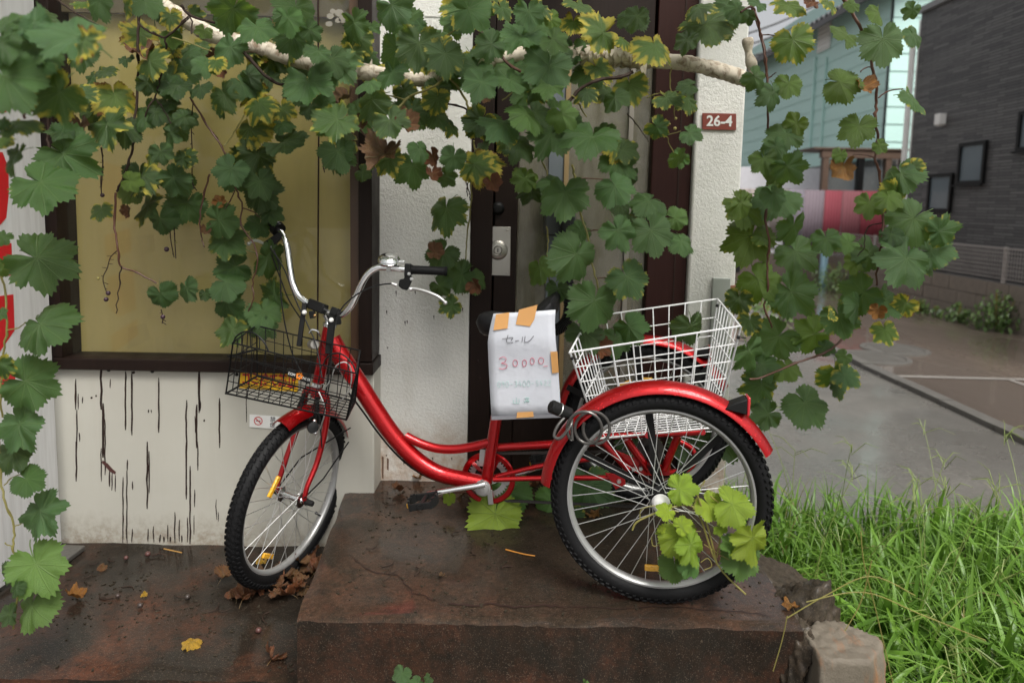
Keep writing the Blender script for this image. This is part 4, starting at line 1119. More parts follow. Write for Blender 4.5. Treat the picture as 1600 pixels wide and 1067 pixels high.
# fork
def PF(x, y, off): return atpl(x, y, FC + nF * off, nF)
crown = hb - sax * 0.03
for s_, px in ((1, [(511, 645), (506, 681), (495, 723), (480, 760), (475, 781)]), (-1, [(472, 645), (463, 672), (448, 714), (437, 746), (431, 765)])):
    off = 0.056 * s_
    pts = [crown + nF * .012 * s_, crown - sax * .012 + nF * off * .75] + [PF(x, y, off) for x, y in px]
    sp2 = spline(pts, 5)
    MB().tube(sp2, [lerp(0.0135, 0.0080, (k / (len(sp2) - 1)) ** 1.2) for k in range(len(sp2))], 14).build('fork_blade', M['red'], tri)
    MB().obox(FC + nF * off, _uf * .004 + wF * .010, nF * .003, _uf * .010).build('drop_out', M['red'], tri, bevel=.001)
MB().tube([hb, crown, crown - sax * .02], [.016, .020, .017], 14).build('fork_crown', M['red'], tri)
# front mudguard
aF1, r1 = angle_of(437, 660, FC, nF, hF); aF2, r2 = angle_of(549, 690, FC, nF, hF)
def fix(a): return a
lo, hi = sorted((aF1, aF2))
if hi - lo > PI: lo, hi = hi, lo + 2 * PI
fm = fender(FC, nF, hF, lo, hi, 0.325, 0.070, 'front_mudguard', seg=32)
# brake
for s_ in (1, -1):
    c = crown - sax * .055 + nF * .035 * s_ + hF * .03
    MB().tube([c - sax * .03, c, c + sax * .05 - nF * .008 * s_], [.008, .010, .006], 8).build('brake_arm', M['blackm'], tri)
    MB().obox(c - sax * .025 - nF * .012 * s_, hF * .022, nF * .006, sax * .006).build('brake_pad', M['blackp'], tri, bevel=.002)
    MB().ball(c - sax * .03 + hF * .012 + nF * .006 * s_, .008).build('brake_bolt', M['chrome'], tri)
bc_ = at(493, 676, FC.y - .06)
MB().ball(bc_, .008).build('chrome_knob', M['chrome'], tri)
MB().lathe([(.0001, .02), (.018, .018), (.02, 0), (.012, -.012), (.0001, -.014)], at(489, 668, FC.y - .05), (.3, -.8, .3), 14).build('lamp_mount', M['blackp'], tri)
# stem, clamp, handlebar
hc = at(510, 486, 2.305)
MB().tube([ht, ht + (hc - ht) * .5, hc - sax * .01], [.0125, .0125, .015], 14).build('stem', M['chrome'], tri)
LB = [(512, 487, 2.302), (524, 490.5, 2.285), (536, 491, 2.272), (549, 477, 2.262), (558, 459, 2.258), (567, 440, 2.255), (576, 427, 2.254), (588, 419, 2.254), (603, 418, 2.255), (635, 421, 2.258), (660, 422, 2.262), (699, 424, 2.27)]
RB = [(508, 485, 2.31), (492, 478, 2.325), (479, 472, 2.338), (467, 462, 2.35), (459, 446, 2.362), (455, 430, 2.372), (451, 400, 2.39), (448, 382, 2.40), (442, 368, 2.415), (434, 358, 2.43), (416, 340, 2.465)]
LBp = [at(*p) for p in LB]; RBp = [at(*p) for p in RB]
bar = MB().tube(spline(list(reversed(RBp[1:-1])) + LBp[:-2], 5), 0.0111, 14).build('handlebar', M['chrome'], tri)
def grip(A, B):
    n = 22; pts, rs = [], []
    for k in range(n + 1):
        pts.append(lerp(A, B, k / n)); rs.append(0.0172 if k in (0, 1, n - 1) else (0.0150 if k % 2 else 0.0142))
    rs[-1] = 0.0135
    return MB().tube(pts, rs, 16).build('grip', M['rubber'], tri)
grip(at(641, 421.5, 2.26), LBp[-1]); grip(at(432, 356, 2.435), RBp[-1])
MB().lathe([(.012, -.012), (.026, -.010), (.027, .010), (.012, .012)], at(434, 358, 2.432), RBp[-1] - RBp[-2], 20, closedprof=True).build('shifter_collar', M['blackp'], tri)
def seg_box(p, q, hw, hh, name, mat, bev=.002):
    p, q = V(p), V(q); d = (q - p); l = d.length / 2; d.normalize(); s_ = d.cross(V((0, -1, .2))).normalized(); t_ = d.cross(s_)
    return MB().obox((p + q) / 2, d * l, s_ * hw, t_ * hh).build(name, mat, tri, bevel=bev)
seg_box(at(484, 474, 2.325), at(508, 484, 2.295), .017, .015, 'bar_clamp', M['blackp'], .004)
seg_box(at(487, 486, 2.29), at(489, 497, 2.29), .009, .008, 'clamp_block', M['blackp'])
seg_box(at(519, 485, 2.275), at(529, 489, 2.268), .013, .015, 'bar_clamp', M['blackp'], .003)
seg_box(at(527, 492, 2.27), at(529, 507, 2.27), .009, .008, 'clamp_block', M['blackp'])
seg_box(at(519, 490, 2.265), at(513, 553, 2.25), .0105, .006, 'basket_hook', M['blackp'])
seg_box(at(476, 474, 2.31), at(474, 490, 2.29), .008, .006, 'basket_hook', M['blackp'])
seg_box(at(474, 489, 2.29), at(467, 541, 2.27), .008, .005, 'basket_hook', M['blackp'])
for px, py, Y in ((475.5, 488, 2.275), (517.5, 500, 2.252)):
    MB().lathe([(.0001, .006), (.006, .005), (.0085, .0)], at(px, py, Y), (0, -1, .3), 12).build('hook_button', M['whitep'], tri)
MB().ball(at(492, 493, 2.27), .006).build('clamp_bolt', simple('brass', (.45, .28, .12), .3, .9), tri)
# small silver lamp housing behind the basket
lb = MB().lathe([(.0001, .020), (.014, .020), (.017, .014), (.017, -.02), (.012, -.026), (.0001, -.028)], at(490, 538, 2.27), (.35, -.6, .1), 18).build('headlamp', M['steelplate'], tri)
MB().tube(spline([at(483, 521, 2.26), at(488, 515, 2.26), at(497, 518, 2.26), at(500, 526, 2.27)], 5), .003, 6).build('lamp_bracket', M['chrome'], lb)
# bell
bl = at(608, 405, 2.245)
bell = MB().lathe([(.0001, .016), (.016, .0155), (.027, .012), (.034, .006), (.037, -.001), (.035, -.004), (.0375, -.006), (.035, -.012), (.022, -.019), (.0001, -.020)], bl, (0.05, -.35, 1), 28).build('bell', M['chrome'], tri)
MB().lathe([(.0001, .018), (.011, .0175), (.0125, .0145)], bl, (0.05, -.35, 1), 16).build('bell_button', M['alu'], bell)
seg_box(bl + V((.034, -.006, -.006)), bl + V((.052, -.008, -.008)), .005, .003, 'bell_lever', M['alu'])
seg_box(bl + V((.001, .002, -.016)), at(607, 424, 2.25), .007, .007, 'bell_clamp', M['alu'])
# brake levers
seg_box(at(638, 412, 2.25), at(637, 432, 2.245), .010, .016, 'lever_clamp', M['blackp'], .003)
MB().slab([at(x, y, 2.232) for x, y in ((633, 424), (641, 428), (644, 437), (640, 447), (636, 454), (628, 452), (622, 447), (624, 437), (631, 436))], (0, .018, 0)).build('lever_body', M['blackp'], tri, bevel=.003)
for px, py in ((639, 428), (643, 436)): MB().lathe([(.0001, .004), (.005, .003), (.006, 0)], at(px, py, 2.231), (0, -1, 0), 10).build('screw', M['alu'], tri)
lv = spline([at(640, 452, 2.235), at(648, 451, 2.233), at(664, 455, 2.225), at(682, 462, 2.215), at(692, 469, 2.212), at(696, 473, 2.212)], 5)
MB().tube(lv, [.0085 if k < 3 else lerp(.0065, .0045, k / len(lv)) for k in range(len(lv))], 10).build('brake_lever', M['alu'], tri)
MB().ball(at(696, 473, 2.212), .0075).build('lever_tip', M['alu'], tri)
MB().tube([at(612, 443, 2.235), at(620, 446, 2.235)], [.005, .0065], 10).build('cable_adjuster', M['alu'], tri)
MB().slab([at(x, y, 2.40) for x, y in ((436, 362), (442, 368), (436, 376), (424, 388), (414, 386), (411, 379), (424, 370))], (0, .02, 0)).build('lever_body', M['blackp'], tri, bevel=.003)
lv = spline([at(414, 382, 2.41), at(404, 377, 2.42), at(396, 376, 2.42), at(389, 381, 2.42)], 4)
MB().tube(lv, .0055, 8).build('brake_lever', M['alu'], tri); MB().ball(at(389, 381, 2.42), .0075).build('lever_tip', M['alu'], tri)
MB().ball(at(421, 386, 2.39), .008).build('cable_adjuster', M['alu'], tri)
# cables
for pts in ([(612, 443, 2.235), (590, 446, 2.235), (566, 455, 2.23), (545, 470, 2.22), (532, 485, 2.21), (523, 510, 2.20), (517, 560, 2.20), (508, 620, 2.2)],
            [(422, 387, 2.385), (435, 405, 2.37), (446, 425, 2.355), (455, 450, 2.33), (466, 478, 2.30), (482, 510, 2.27), (494, 540, 2.24), (503, 590, 2.2)],
            [(428, 390, 2.385), (437, 420, 2.37), (439, 460, 2.35), (444, 500, 2.33), (453, 540, 2.30), (461, 562, 2.28), (480, 600, 2.25)],
            [(420, 386, 2.40), (440, 440, 2.39), (452, 470, 2.36), (470, 498, 2.33)],
            [(503, 700, 2.21), (500, 660, 2.2), (497, 640, 2.2)]):
    MB().tube(spline([at(*p) for p in pts], 5), .0026, 6).build('brake_cable', M['blackp'], tri)
MB().tube(spline([PL(x, y, .005) for x, y in ((545, 614), (565, 640), (590, 675), (615, 705), (640, 728), (668, 745), (700, 756))], 4), .0035, 6).build('brake_cable', M['blackp'], tri)
for pts in ([(505, 608, 2.20), (515, 596, 2.19), (525, 572, 2.18), (540, 566, 2.18), (549, 580, 2.19), (545, 610, 2.2), (520, 640, 2.22)], [(498, 612, 2.19), (508, 640, 2.18), (500, 670, 2.2)]):
    MB().tube(spline([at(*p) for p in pts], 5), .0024, 6).build('brake_cable', M['alu'], tri)
pts = [(478, 778, 2.19), (500, 760, 2.2), (530, 720, 2.22), (550, 690, 2.28)]
MB().tube([PF(475, 778, .062), PF(505, 748, .055), at(545, 690, 2.42)], .0028, 6).build('mudguard_stay', M['blackm'], tri)
MB().tube([PF(433, 764, -.062), at(470, 715, 2.36), at(548, 668, 2.42)], .0028, 6).build('mudguard_stay', M['blackm'], tri)

# ---- baskets
def bil(A, B, C_, D, u, v): return lerp(lerp(A, B, u), lerp(D, C_, u), v)
def wire_panel(A, B, C_, D, nu, nv, r, name, mat, par, rimr=None, jit=0.0):
    b = MB()
    for k in range(nu + 1):
        u = k / nu; b.tube([bil(A, B, C_, D, u, v / 4) for v in range(5)], r if 0 < k < nu else (rimr or r), 6)
    for k in range(nv + 1):
        v = k / nv; rr = r if 0 < k < nv else (rimr or r)
        n_ = (B - A).cross(D - A).normalized() * r * 1.2
        b.tube([bil(A, B, C_, D, u / 6, v) + n_ for u in range(7)], rr, 6)
    return b.build(name, mat, par)
# rear basket
NTL, NTR = PL(891, 551, .195), PL(1158, 510, .195)
FTL, FTR = PL(921, 495, -.195), PL(1122, 467, -.195)
NBL, NBR = PL(937, 686, .135), PL(1117, 669, .135)
FBL, FBR = PL(958, 656, -.135), PL(1096, 641, -.135)
rbk = wire_panel(NTL, NTR, NBR, NBL, 8, 6, .0021, 'rear_basket', M['whitew'], tri, .0031)
for nm, c in (('side', (FTL, FTR, FBR, FBL)), ):
    wire_panel(*c, 8, 6, .0021, 'basket_panel', M['whitew'], rbk, .0031)
wire_panel(NTR, FTR, FBR, NBR, 8, 6, .0021, 'basket_panel', M['whitew'], rbk, .0031)
wire_panel(NTL, FTL, FBL, NBL, 8, 6, .0021, 'basket_panel', M['whitew'], rbk, .0031)
wire_panel(NBL, NBR, FBR, FBL, 10, 8, .0021, 'basket_floor', M['whitew'], rbk, .0031)
for p_ in (lerp(NTL, NBL, .06), lerp(NTR, NBR, .10), lerp(FTR, FBR, .06)):
    MB().lathe([(.0055, -.004), (.0065, 0), (.0055, .004)], p_, fwd + UP * .2, 10).build('cable_tie', M['blackp'], rbk)
    MB().tube([p_, p_ + fwd * -.02 + nL * .01], .0018, 5).build('tie_tail', M['blackp'], rbk)
# front basket
bA, bB = at(401, 509, 2.335), at(563, 548, 2.20)            # back rim
fA, fB = at(364, 536, 2.14), at(557, 584, 2.02)             # front rim
bAb, bBb = at(402, 588, 2.31), at(555, 628, 2.21)
fAb, fBb = at(353, 615, 2.16), at(541, 656, 2.05)
fbk = wire_panel(fA, fB, fBb, fAb, 11, 4, .0016, 'front_basket', M['blackm'], tri, .0028)
wire_panel(bA, bB, bBb, bAb, 11, 4, .0016, 'basket_panel', M['blackm'], fbk, .0028)
wire_panel(fA, bA, bAb, fAb, 5, 3, .0017, 'basket_panel', M['blackm'], fbk, .0028)
wire_panel(fB, bB, bBb, fBb, 5, 3, .0017, 'basket_panel', M['blackm'], fbk, .0028)
wire_panel(fAb, fBb, bBb, bAb, 13, 7, .0016, 'basket_floor', M['blackm'], fbk, .0028)
for (P_, Q_) in ((0.0, 0.30), (0.74, 1.0)):
    A, B = lerp(fA, fB, P_), lerp(fA, fB, Q_)
    b = MB().tube([lerp(A, B, k / 12) + UP * (.050 * math.sin(PI * k / 12) ** .6) for k in range(13)], .0026, 6)
    for k in (3, 6, 9): b.tube([lerp(A, B, k / 12), lerp(A, B, k / 12) + UP * (.050 * math.sin(PI * k / 12) ** .6)], .0017, 5)
    b.build('rim_hoop', M['blackm'], fbk)
h1, h2 = at(357, 557, 2.14), at(405, 545, 2.30)
MB().tube([h1, h2], .004, 8).build('side_rail', M['blackm'], fbk)
tgc = [at(x, y, 2.085) for x, y in ((451, 575), (487, 587), (484, 600), (449, 588))]
bt_ = MB().slab(tgc, (0, .003, 0)).build('badge', M['blackp'], fbk)
tc = sum(tgc, V()) / 4 + V((0, -.0012, 0))
o = text_obj('DOPPELGANGER', 0.0115, M['white'], plane_mtx(tc + V((.0, 0, -.002)), tgc[1] - tgc[0], (0, 0, 1)) @ Matrix.Diagonal((.82, 1, 1, 1)), bt_)
gb_ = MB().lathe([(.0045, 0), (.0085, 0), (.0085, .0006), (.0045, .0006)], tc + V((0, -.0002, .001)), (0, -1, 0), 10, closedprof=True)
for k in range(8):
    q = 2 * PI * k / 8; gb_.obox(tc + V((.010 * math.cos(q), -.0005, .001 + .010 * math.sin(q))), (.0022, 0, 0), (0, .0003, 0), (0, 0, .0022))
gb_.build('emblem', M['orange'], bt_)

# ---- saddle
sc_ = PL(816, 504, 0.0)
sf = (fwd * math.cos(.16) - UP * math.sin(.10)).normalized()
su = nL.cross(sf); su = su if su.z > 0 else -su
b = MB(); ns_, nr_ = 22, 18
Ls = 0.285
for i in range(ns_ + 1):
    t_ = i / ns_; x_ = lerp(-.135, .155, t_)                  # tail to nose
    wd = 0.105 * (1 - max(0, (t_ - .18) / .82)) ** .75 + .030 if t_ > .18 else .135 * math.sqrt(max(.02, 1 - ((.18 - t_) / .19) ** 2))
    wd = min(wd, .125) if t_ < .995 else .012
    ed = math.sqrt(max(.004, 1 - (max(0, t_ - .80) / .20) ** 3)) * math.sqrt(max(.004, 1 - (max(0, .12 - t_) / .12) ** 2))
    wd = max(wd, .040) * ed
    hz = .010 + .072 * max(0, (0.42 - t_) / .42) ** 1.1 - .016 * math.sin(PI * min(1, t_ * 1.2))
    for j in range(nr_):
        q = 2 * PI * j / nr_
        cy_, sy_ = math.cos(q), math.sin(q)
        up_ = (0.034 if sy_ > 0 else 0.046) * (abs(sy_) ** .7) * (1 if sy_ > 0 else -1)
        up_ *= ed
        b.v.append(sc_ + sf * x_ + nL * (wd * (abs(cy_) ** .8) * (1 if cy_ > 0 else -1)) + su * (hz + up_))
for i in range(ns_):
    for j in range(nr_):
        j2 = (j + 1) % nr_
        b.f.append((i * nr_ + j, (i + 1) * nr_ + j, (i + 1) * nr_ + j2, i * nr_ + j2))
b.f.append(tuple(range(nr_))); b.f.append(tuple(ns_ * nr_ + j for j in range(nr_ - 1, -1, -1)))
sad = b.build('saddle', M['vinyl'], tri)
for s_ in (1, -1):
    MB().tube([sc_ - sf * .10 + nL * .04 * s_ - su * .03, sc_ - su * .055 + nL * .025 * s_, sc_ + sf * .13 - su * .03 + nL * .012 * s_], .0035, 8).build('saddle_rail', M['chrome'], sad)
MB().tube([sc_ - sf * .09 + nL * s_ * 0 + su * -.03, sc_ - sf * .02 - su * .06], .012, 10).build('saddle_spring', M['blackm'], sad)

# ================================================================== THE SALE NOTICE, hung from the saddle
OFF = 0.150
def PN(x, y, e=0.0):
    fold = 0.012 * max(0, 1 - abs(y - 532) / 45)
    return PL(x, y, OFF + e + fold)
nt_ = empty('sale_notice', PN(820, 570), 'handwritten sale notice in a plastic sleeve taped to the tricycle saddle', 'notice')
cols_, rows_ = 8, 12
Ledge = [(771, 490), (766, 510), (762, 532), (763, 560), (765, 600), (768, 655)]
Redge = [(868, 484), (867, 505), (868, 530), (871, 560), (874, 600), (877, 651)]
def edge(E_, t_):
    f_ = t_ * (len(E_) - 1); i = min(int(f_), len(E_) - 2); u = f_ - i
    return lerp(E_[i][0], E_[i + 1][0], u), lerp(E_[i][1], E_[i + 1][1], u)
b = MB()
for r_ in range(rows_ + 1):
    l_, q_ = edge(Ledge, r_ / rows_), edge(Redge, r_ / rows_)
    for c in range(cols_ + 1):
        u = c / cols_; b.v.append(PN(lerp(l_[0], q_[0], u), lerp(l_[1], q_[1], u)) + nL * .004 * math.sin(u * PI))
for r_ in range(rows_):
    for c in range(cols_):
        k = r_ * (cols_ + 1) + c; b.f.append((k, k + 1, k + cols_ + 2, k + cols_ + 1))
pp = b.build('sheet', M['paper'], nt_)
md = pp.modifiers.new('thick', 'SOLIDIFY'); md.thickness = .0012; md.offset = -1
b = MB()
b.slab([PN(768, 650, .004), PN(877, 647, .004), PN(877.5, 652, .004), PN(768, 656, .004)], nL * .0008); b.build('sleeve_hem', simple('sleeve_hem', (.20, .20, .22), .4), nt_)
for i_, px in enumerate(([(775, 491), (796, 488), (793, 513), (771, 516)], [(811, 484), (840, 476), (835, 499), (828, 510), (806, 507)], [(860, 549.5), (871, 549), (873, 582), (863, 583)], [(808, 644), (833, 643), (834, 651), (807, 653)])):
    b = MB().slab([PN(x, y, .0062) for x, y in px], nL * .0006); b.build('tape', M['tape'], nt_)
def stroke(pts, mat, w0=.0011):
    px = [(720 + x * .19685, 460 + y * .19685) for x, y in pts]
    P_ = [PN(x, y, .0058) for x, y in px]
    return P_
def draw(strokes, mat, w0, name):
    b = MB()
    for s_ in strokes:
        P_ = stroke(s_, mat)
        if len(P_) > 2: P_ = spline(P_, 4)
        b.tube(P_, w0, 5)
    b.build(name, mat, nt_)
draw([[(328, 352), (370, 348), (412, 342), (400, 366)], [(375, 322), (366, 355), (364, 378), (390, 382), (415, 380)], [(432, 369), (460, 365)], [(492, 335), (486, 378)], [(512, 330), (508, 376), (545, 368), (578, 328)]], M['inkblack'], .0009, 'lettering')
def ell(cx, cy, rx, ry): return [(cx + rx * math.cos(q * PI / 6 - 1.2), cy + ry * math.sin(q * PI / 6 - 1.2)) for q in range(13)]
draw([[(305, 512), (330, 497), (360, 508), (348, 537), (322, 545), (360, 555), (366, 576), (335, 593), (303, 586)], ell(432, 545, 18, 26), ell(505, 545, 16, 26), ell(567, 530, 16, 26), ell(638, 526, 20, 25), [(655, 571), (690, 569)], [(494, 575), (495, 580)]], M['inkred'], .0009, 'lettering')
DG = {'0': [[(.5, 0), (.1, .35), (.2, .9), (.6, 1), (.9, .6), (.8, .1), (.5, 0)]], '9': [[(.8, .25), (.4, .05), (.15, .35), (.5, .5), (.8, .2), (.75, .6), (.65, 1)]], '3': [[(.1, .1), (.6, 0), (.7, .3), (.35, .45), (.8, .65), (.6, 1), (.1, .92)]], '4': [[(.5, 0), (.1, .6), (.9, .6)], [(.6, .3), (.55, 1)]], '5': [[(.85, .05), (.3, .05), (.25, .45), (.7, .45), (.8, .8), (.2, 1)]], '2': [[(.1, .2), (.5, 0), (.8, .25), (.15, .95), (.9, .92)]], '-': [[(.1, .55), (.9, .5)]]}
st_ = []; x_ = 290
for ch in '090-3400-5422':
    wch = 33
    for s_ in DG[ch]: st_.append([(x_ + p[0] * 27, 690 - (x_ - 290) * .03 + p[1] * 46) for p in s_])
    x_ += wch + (3 if ch == '-' else 0)
draw(st_, M['inkgreen'], .0006, 'lettering')
draw([[(405, 855), (408, 860)], [(420, 832), (418, 862)], [(440, 818), (441, 862), (418, 862)], [(463, 828), (462, 862), (441, 862)], [(490, 858), (493, 861)], [(505, 825), (540, 820), (520, 845), (505, 862)], [(512, 840), (540, 842), (532, 862)], [(500, 850), (545, 846)], [(522, 815), (522, 830)]], M['inkgreen'], .0008, 'lettering')

# ================================================================== cable lock on the mudguard
lk = empty('cable_lock', PL(880, 640, .36), 'black cable lock with coiled grey cable hung on the near rear mudguard', 'bicycle lock')
A, B = PL(860, 634, .40), PL(893, 648, .37)
MB().tube([A, lerp(A, B, .06), lerp(A, B, .2), lerp(A, B, .9), B], [.014, .0185, .0185, .017, .010], 18).build('lock_body', M['blackp'], lk)
MB().lathe([(.0188, -.0015), (.0195, 0), (.0188, .0015)], lerp(A, B, .42), B - A, 18).build('lock_ring', M['alu'], lk)
cpts = []
for k in range(60):
    q = k / 59 * 2 * PI * 2.2
    cpts.append(PL(908 + 24 * math.cos(q + 2.2) + 2 * q, 668 + 25 * math.sin(q + 2.2), .385 + .012 * math.sin(q * .5)))
MB().tube([B] + cpts, .0045, 8).build('cable', M['steel_dark'], lk)
MB().tube(spline([B, PL(892, 664, .40), PL(876, 684, .41), PL(866, 681, .41), PL(872, 664, .40), PL(888, 646, .38)], 8), .0045, 8).build('cable', M['steel_dark'], lk)

# black corrugated hose beside the door
hz_ = empty('corrugated_hose', at(885, 480, 2.42), 'black corrugated hose hanging down the door behind the saddle', 'hose')
hp_ = spline([at(x, y, Y) for x, y, Y in ((880, 300, 2.48), (884, 360, 2.46), (886, 420, 2.44), (889, 460, 2.43), (888, 492, 2.42), (878, 510, 2.40), (862, 516, 2.38), (845, 508, 2.37), (835, 495, 2.38), (840, 482, 2.40))], 14)
MB().tube(hp_, [.0215 if k % 2 else .0185 for k in range(len(hp_))], 14).build('hose', M['blackp'], hz_)
MB().box(hp_[0].x - .06, hp_[0].x + .05, 2.50, DY - .012, hp_[0].z - .16, hp_[0].z + .02).build('meter_box', simple('dark_meter_box', (.03, .033, .036), .4), hz_, bevel=.006)

# ================================================================== THE GRAPE VINE
def leaf_outline(th, rs):
    """radius of a grape leaf outline; th measured from the tip"""
    a_ = abs(th)
    keys = [(0, 1.0), (.18, .94), (.38, .80), (.50, .76), (.72, .88), (.92, .92), (1.12, .82), (1.36, .71), (1.65, .79), (1.95, .78), (2.35, .70), (2.75, .60), (3.0, .42), (PI, .06)]
    for k in range(len(keys) - 1):
        if keys[k][0] <= a_ <= keys[k + 1][0]:
            t_ = (a_ - keys[k][0]) / (keys[k + 1][0] - keys[k][0]); t_ = t_ * t_ * (3 - 2 * t_)
            return lerp(keys[k][1], keys[k + 1][1], t_)
    return .06
def make_leaf(seed, fold=0.0, curl=0.0, wave=1.0, lobed=1.0, petiole=True):
    r_ = random.Random(seed)
    n, K = 84, 5
    v, f, lp_ = [V((0, 0, 0))], [], [(0, 0, 0)]
    ph = r_.uniform(0, 6); asym = r_.uniform(-.08, .08)
    cv1, cv2 = r_.uniform(.05, .35), r_.uniform(-.1, .30)
    def z_of(x, y, e, th):
        z = -cv1 * x * x - cv2 * y * abs(y) * .8
        z += wave * e * e * (.05 * math.sin(5 * th + ph) + .03 * math.sin(9 * th + 2 * ph))
        z += .035 * noise.noise((x * 4 + seed, y * 4, 1.0)) * wave
        z += fold * abs(x) + curl * (x * x + (y - .2) ** 2) * e
        # raised panels between veins
        z += .06 * noise.noise((x * 2.2 + seed * 3, y * 2.2, 4.0)) * wave
        return z
    for k in range(1, K + 1):
        e = k / K
        for j in range(n):
            th = -PI + 2 * PI * (j + .5) / n
            R_ = leaf_outline(th, 0)
            R_ = lerp(.80 if abs(th) < 2.4 else R_, R_, lobed)
            R_ *= 1 + asym * math.sin(th) + .05 * noise.noise((th * 2, seed, 0))
            if k == K: R_ *= 1 + (.06 if j % 2 else -.04) * (1.5 if (j // 2) % 3 == 0 else .8) + r_.uniform(-.025, .025)
            elif k == K - 1: R_ *= .985
            x, y = math.sin(th) * R_ * e, math.cos(th) * R_ * e
            v.append(V((x, y, z_of(x, y, e, th)))); lp_.append((x, y, e))
    for j in range(n):
        j2 = (j + 1) % n
        if j2 == 0: continue            # the sinus stays open
        f.append((0, 1 + j, 1 + j2))
        for k in range(K - 1):
            a0 = 1 + k * n
            f.append((a0 + j, a0 + n + j, a0 + n + j2, a0 + j2))
    if petiole:
        L_ = r_.uniform(.5, .8); sd = r_.uniform(-.25, .25)
        pp_ = spline([(0, 0, 0), (sd * .3, -L_ * .35, -.05), (sd, -L_ * .75, -.22), (sd * 1.3, -L_, -.42)], 3)
        mb = MB().tube(pp_, .016, 5)
        b0 = len(v); v += mb.v; lp_ += [(0.0, .3, 0)] * len(mb.v)
        f += [tuple(i + b0 for i in q) for q in mb.f]
    return v, f, lp_
def leaf_mesh(name, data, mat):
    v, f, lp_ = data
    me = bpy.data.meshes.new(name); me.from_pydata([tuple(p) for p in v], [], f); me.materials.append(mat)
    at_ = me.attributes.new('lp', 'FLOAT_VECTOR', 'POINT')
    at_.data.foreach_set('vector', [c for p in lp_ for c in p])
    for p in me.polygons: p.use_smooth = True
    return me
LD = [make_leaf(11 + k, fold=[0, .12, -.1, .25, 0, .05, -.22, .1][k % 8], curl=[0, -.12, .1, -.05, -.25, .05, .0, -.15][k % 8], wave=1.0 + .4 * (k % 3), lobed=[1, .8, 1.35, 1.15, .6][k % 5]) for k in range(14)]
LEAF = [leaf_mesh('grape_leaf_shape', d, M['leaf']) for d in LD]
DRY = [leaf_mesh('dry_leaf_shape', make_leaf(90 + k, fold=[.5, .8, -.6, .3][k % 4], curl=[.5, .3, .7, -.5][k % 4], wave=2.6), M['dryleaf']) for k in range(6)]
COLS = {'g': (.040, .108, .024, .18), 'd': (.021, .060, .012, .14), 'm': (.060, .140, .042, .16), 'l': (.10, .21, .045, .12), 't': (.085, .155, .014, .24), 'y': (.080, .150, .025, .74), 'q': (.050, .105, .025, .44), 'r': (.21, .042, .015, 1.0), 'b': (.18, .058, .022, 1.0), 'v': (.31, .44, .026, .16), 'o': (.45, .16, .02, 1.0)}  # t: yellow-green of light shining through from behind, put into the leaf colour
def put_leaf(parent, px, py, size, c, Y, rot=None, face=None, name='leaf', tilt=1.0, R_=rnd, mesh=None):
    """size = leaf width in pixels of the photograph at depth Y"""
    P_ = at(px, py, Y)
    s_ = size * Y / FPX / 1.5
    ang = math.radians(rot) if rot is not None else math.radians(-90 + R_.gauss(0, 38))
    nrm = V(face) if face else V((R_.gauss(0, .42) * tilt, -1.0, .42 + R_.gauss(0, .42) * tilt))
    nrm.normalize()
    tip = V((math.cos(ang), R_.gauss(-.12, .22) * tilt, math.sin(ang)))
    tip = (tip - nrm * tip.dot(nrm)).normalized()
    xx = tip.cross(nrm)
    loc = P_ - tip * (.22 * s_)
    m_ = Matrix(((xx.x * s_, tip.x * s_, nrm.x * s_, loc.x), (xx.y * s_, tip.y * s_, nrm.y * s_, loc.y), (xx.z * s_, tip.z * s_, nrm.z * s_, loc.z), (0, 0, 0, 1)))
    me = mesh or (R_.choice(DRY) if c in 'rbo' else R_.choice(LEAF))
    o = inst(name, me, None, parent, mtx=m_)
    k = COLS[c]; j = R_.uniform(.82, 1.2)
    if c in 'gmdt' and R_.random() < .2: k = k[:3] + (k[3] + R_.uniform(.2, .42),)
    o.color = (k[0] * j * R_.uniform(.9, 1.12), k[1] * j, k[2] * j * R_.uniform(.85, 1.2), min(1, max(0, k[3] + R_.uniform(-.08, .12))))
    return o

vine = empty('grape_vine', (0.0, 2.1, 1.6), 'grape vine with yellowing leaves trained along the wrapped pole and hanging over the shop front', 'vine')
S1, S2, S3 = .2812, .3187, .375
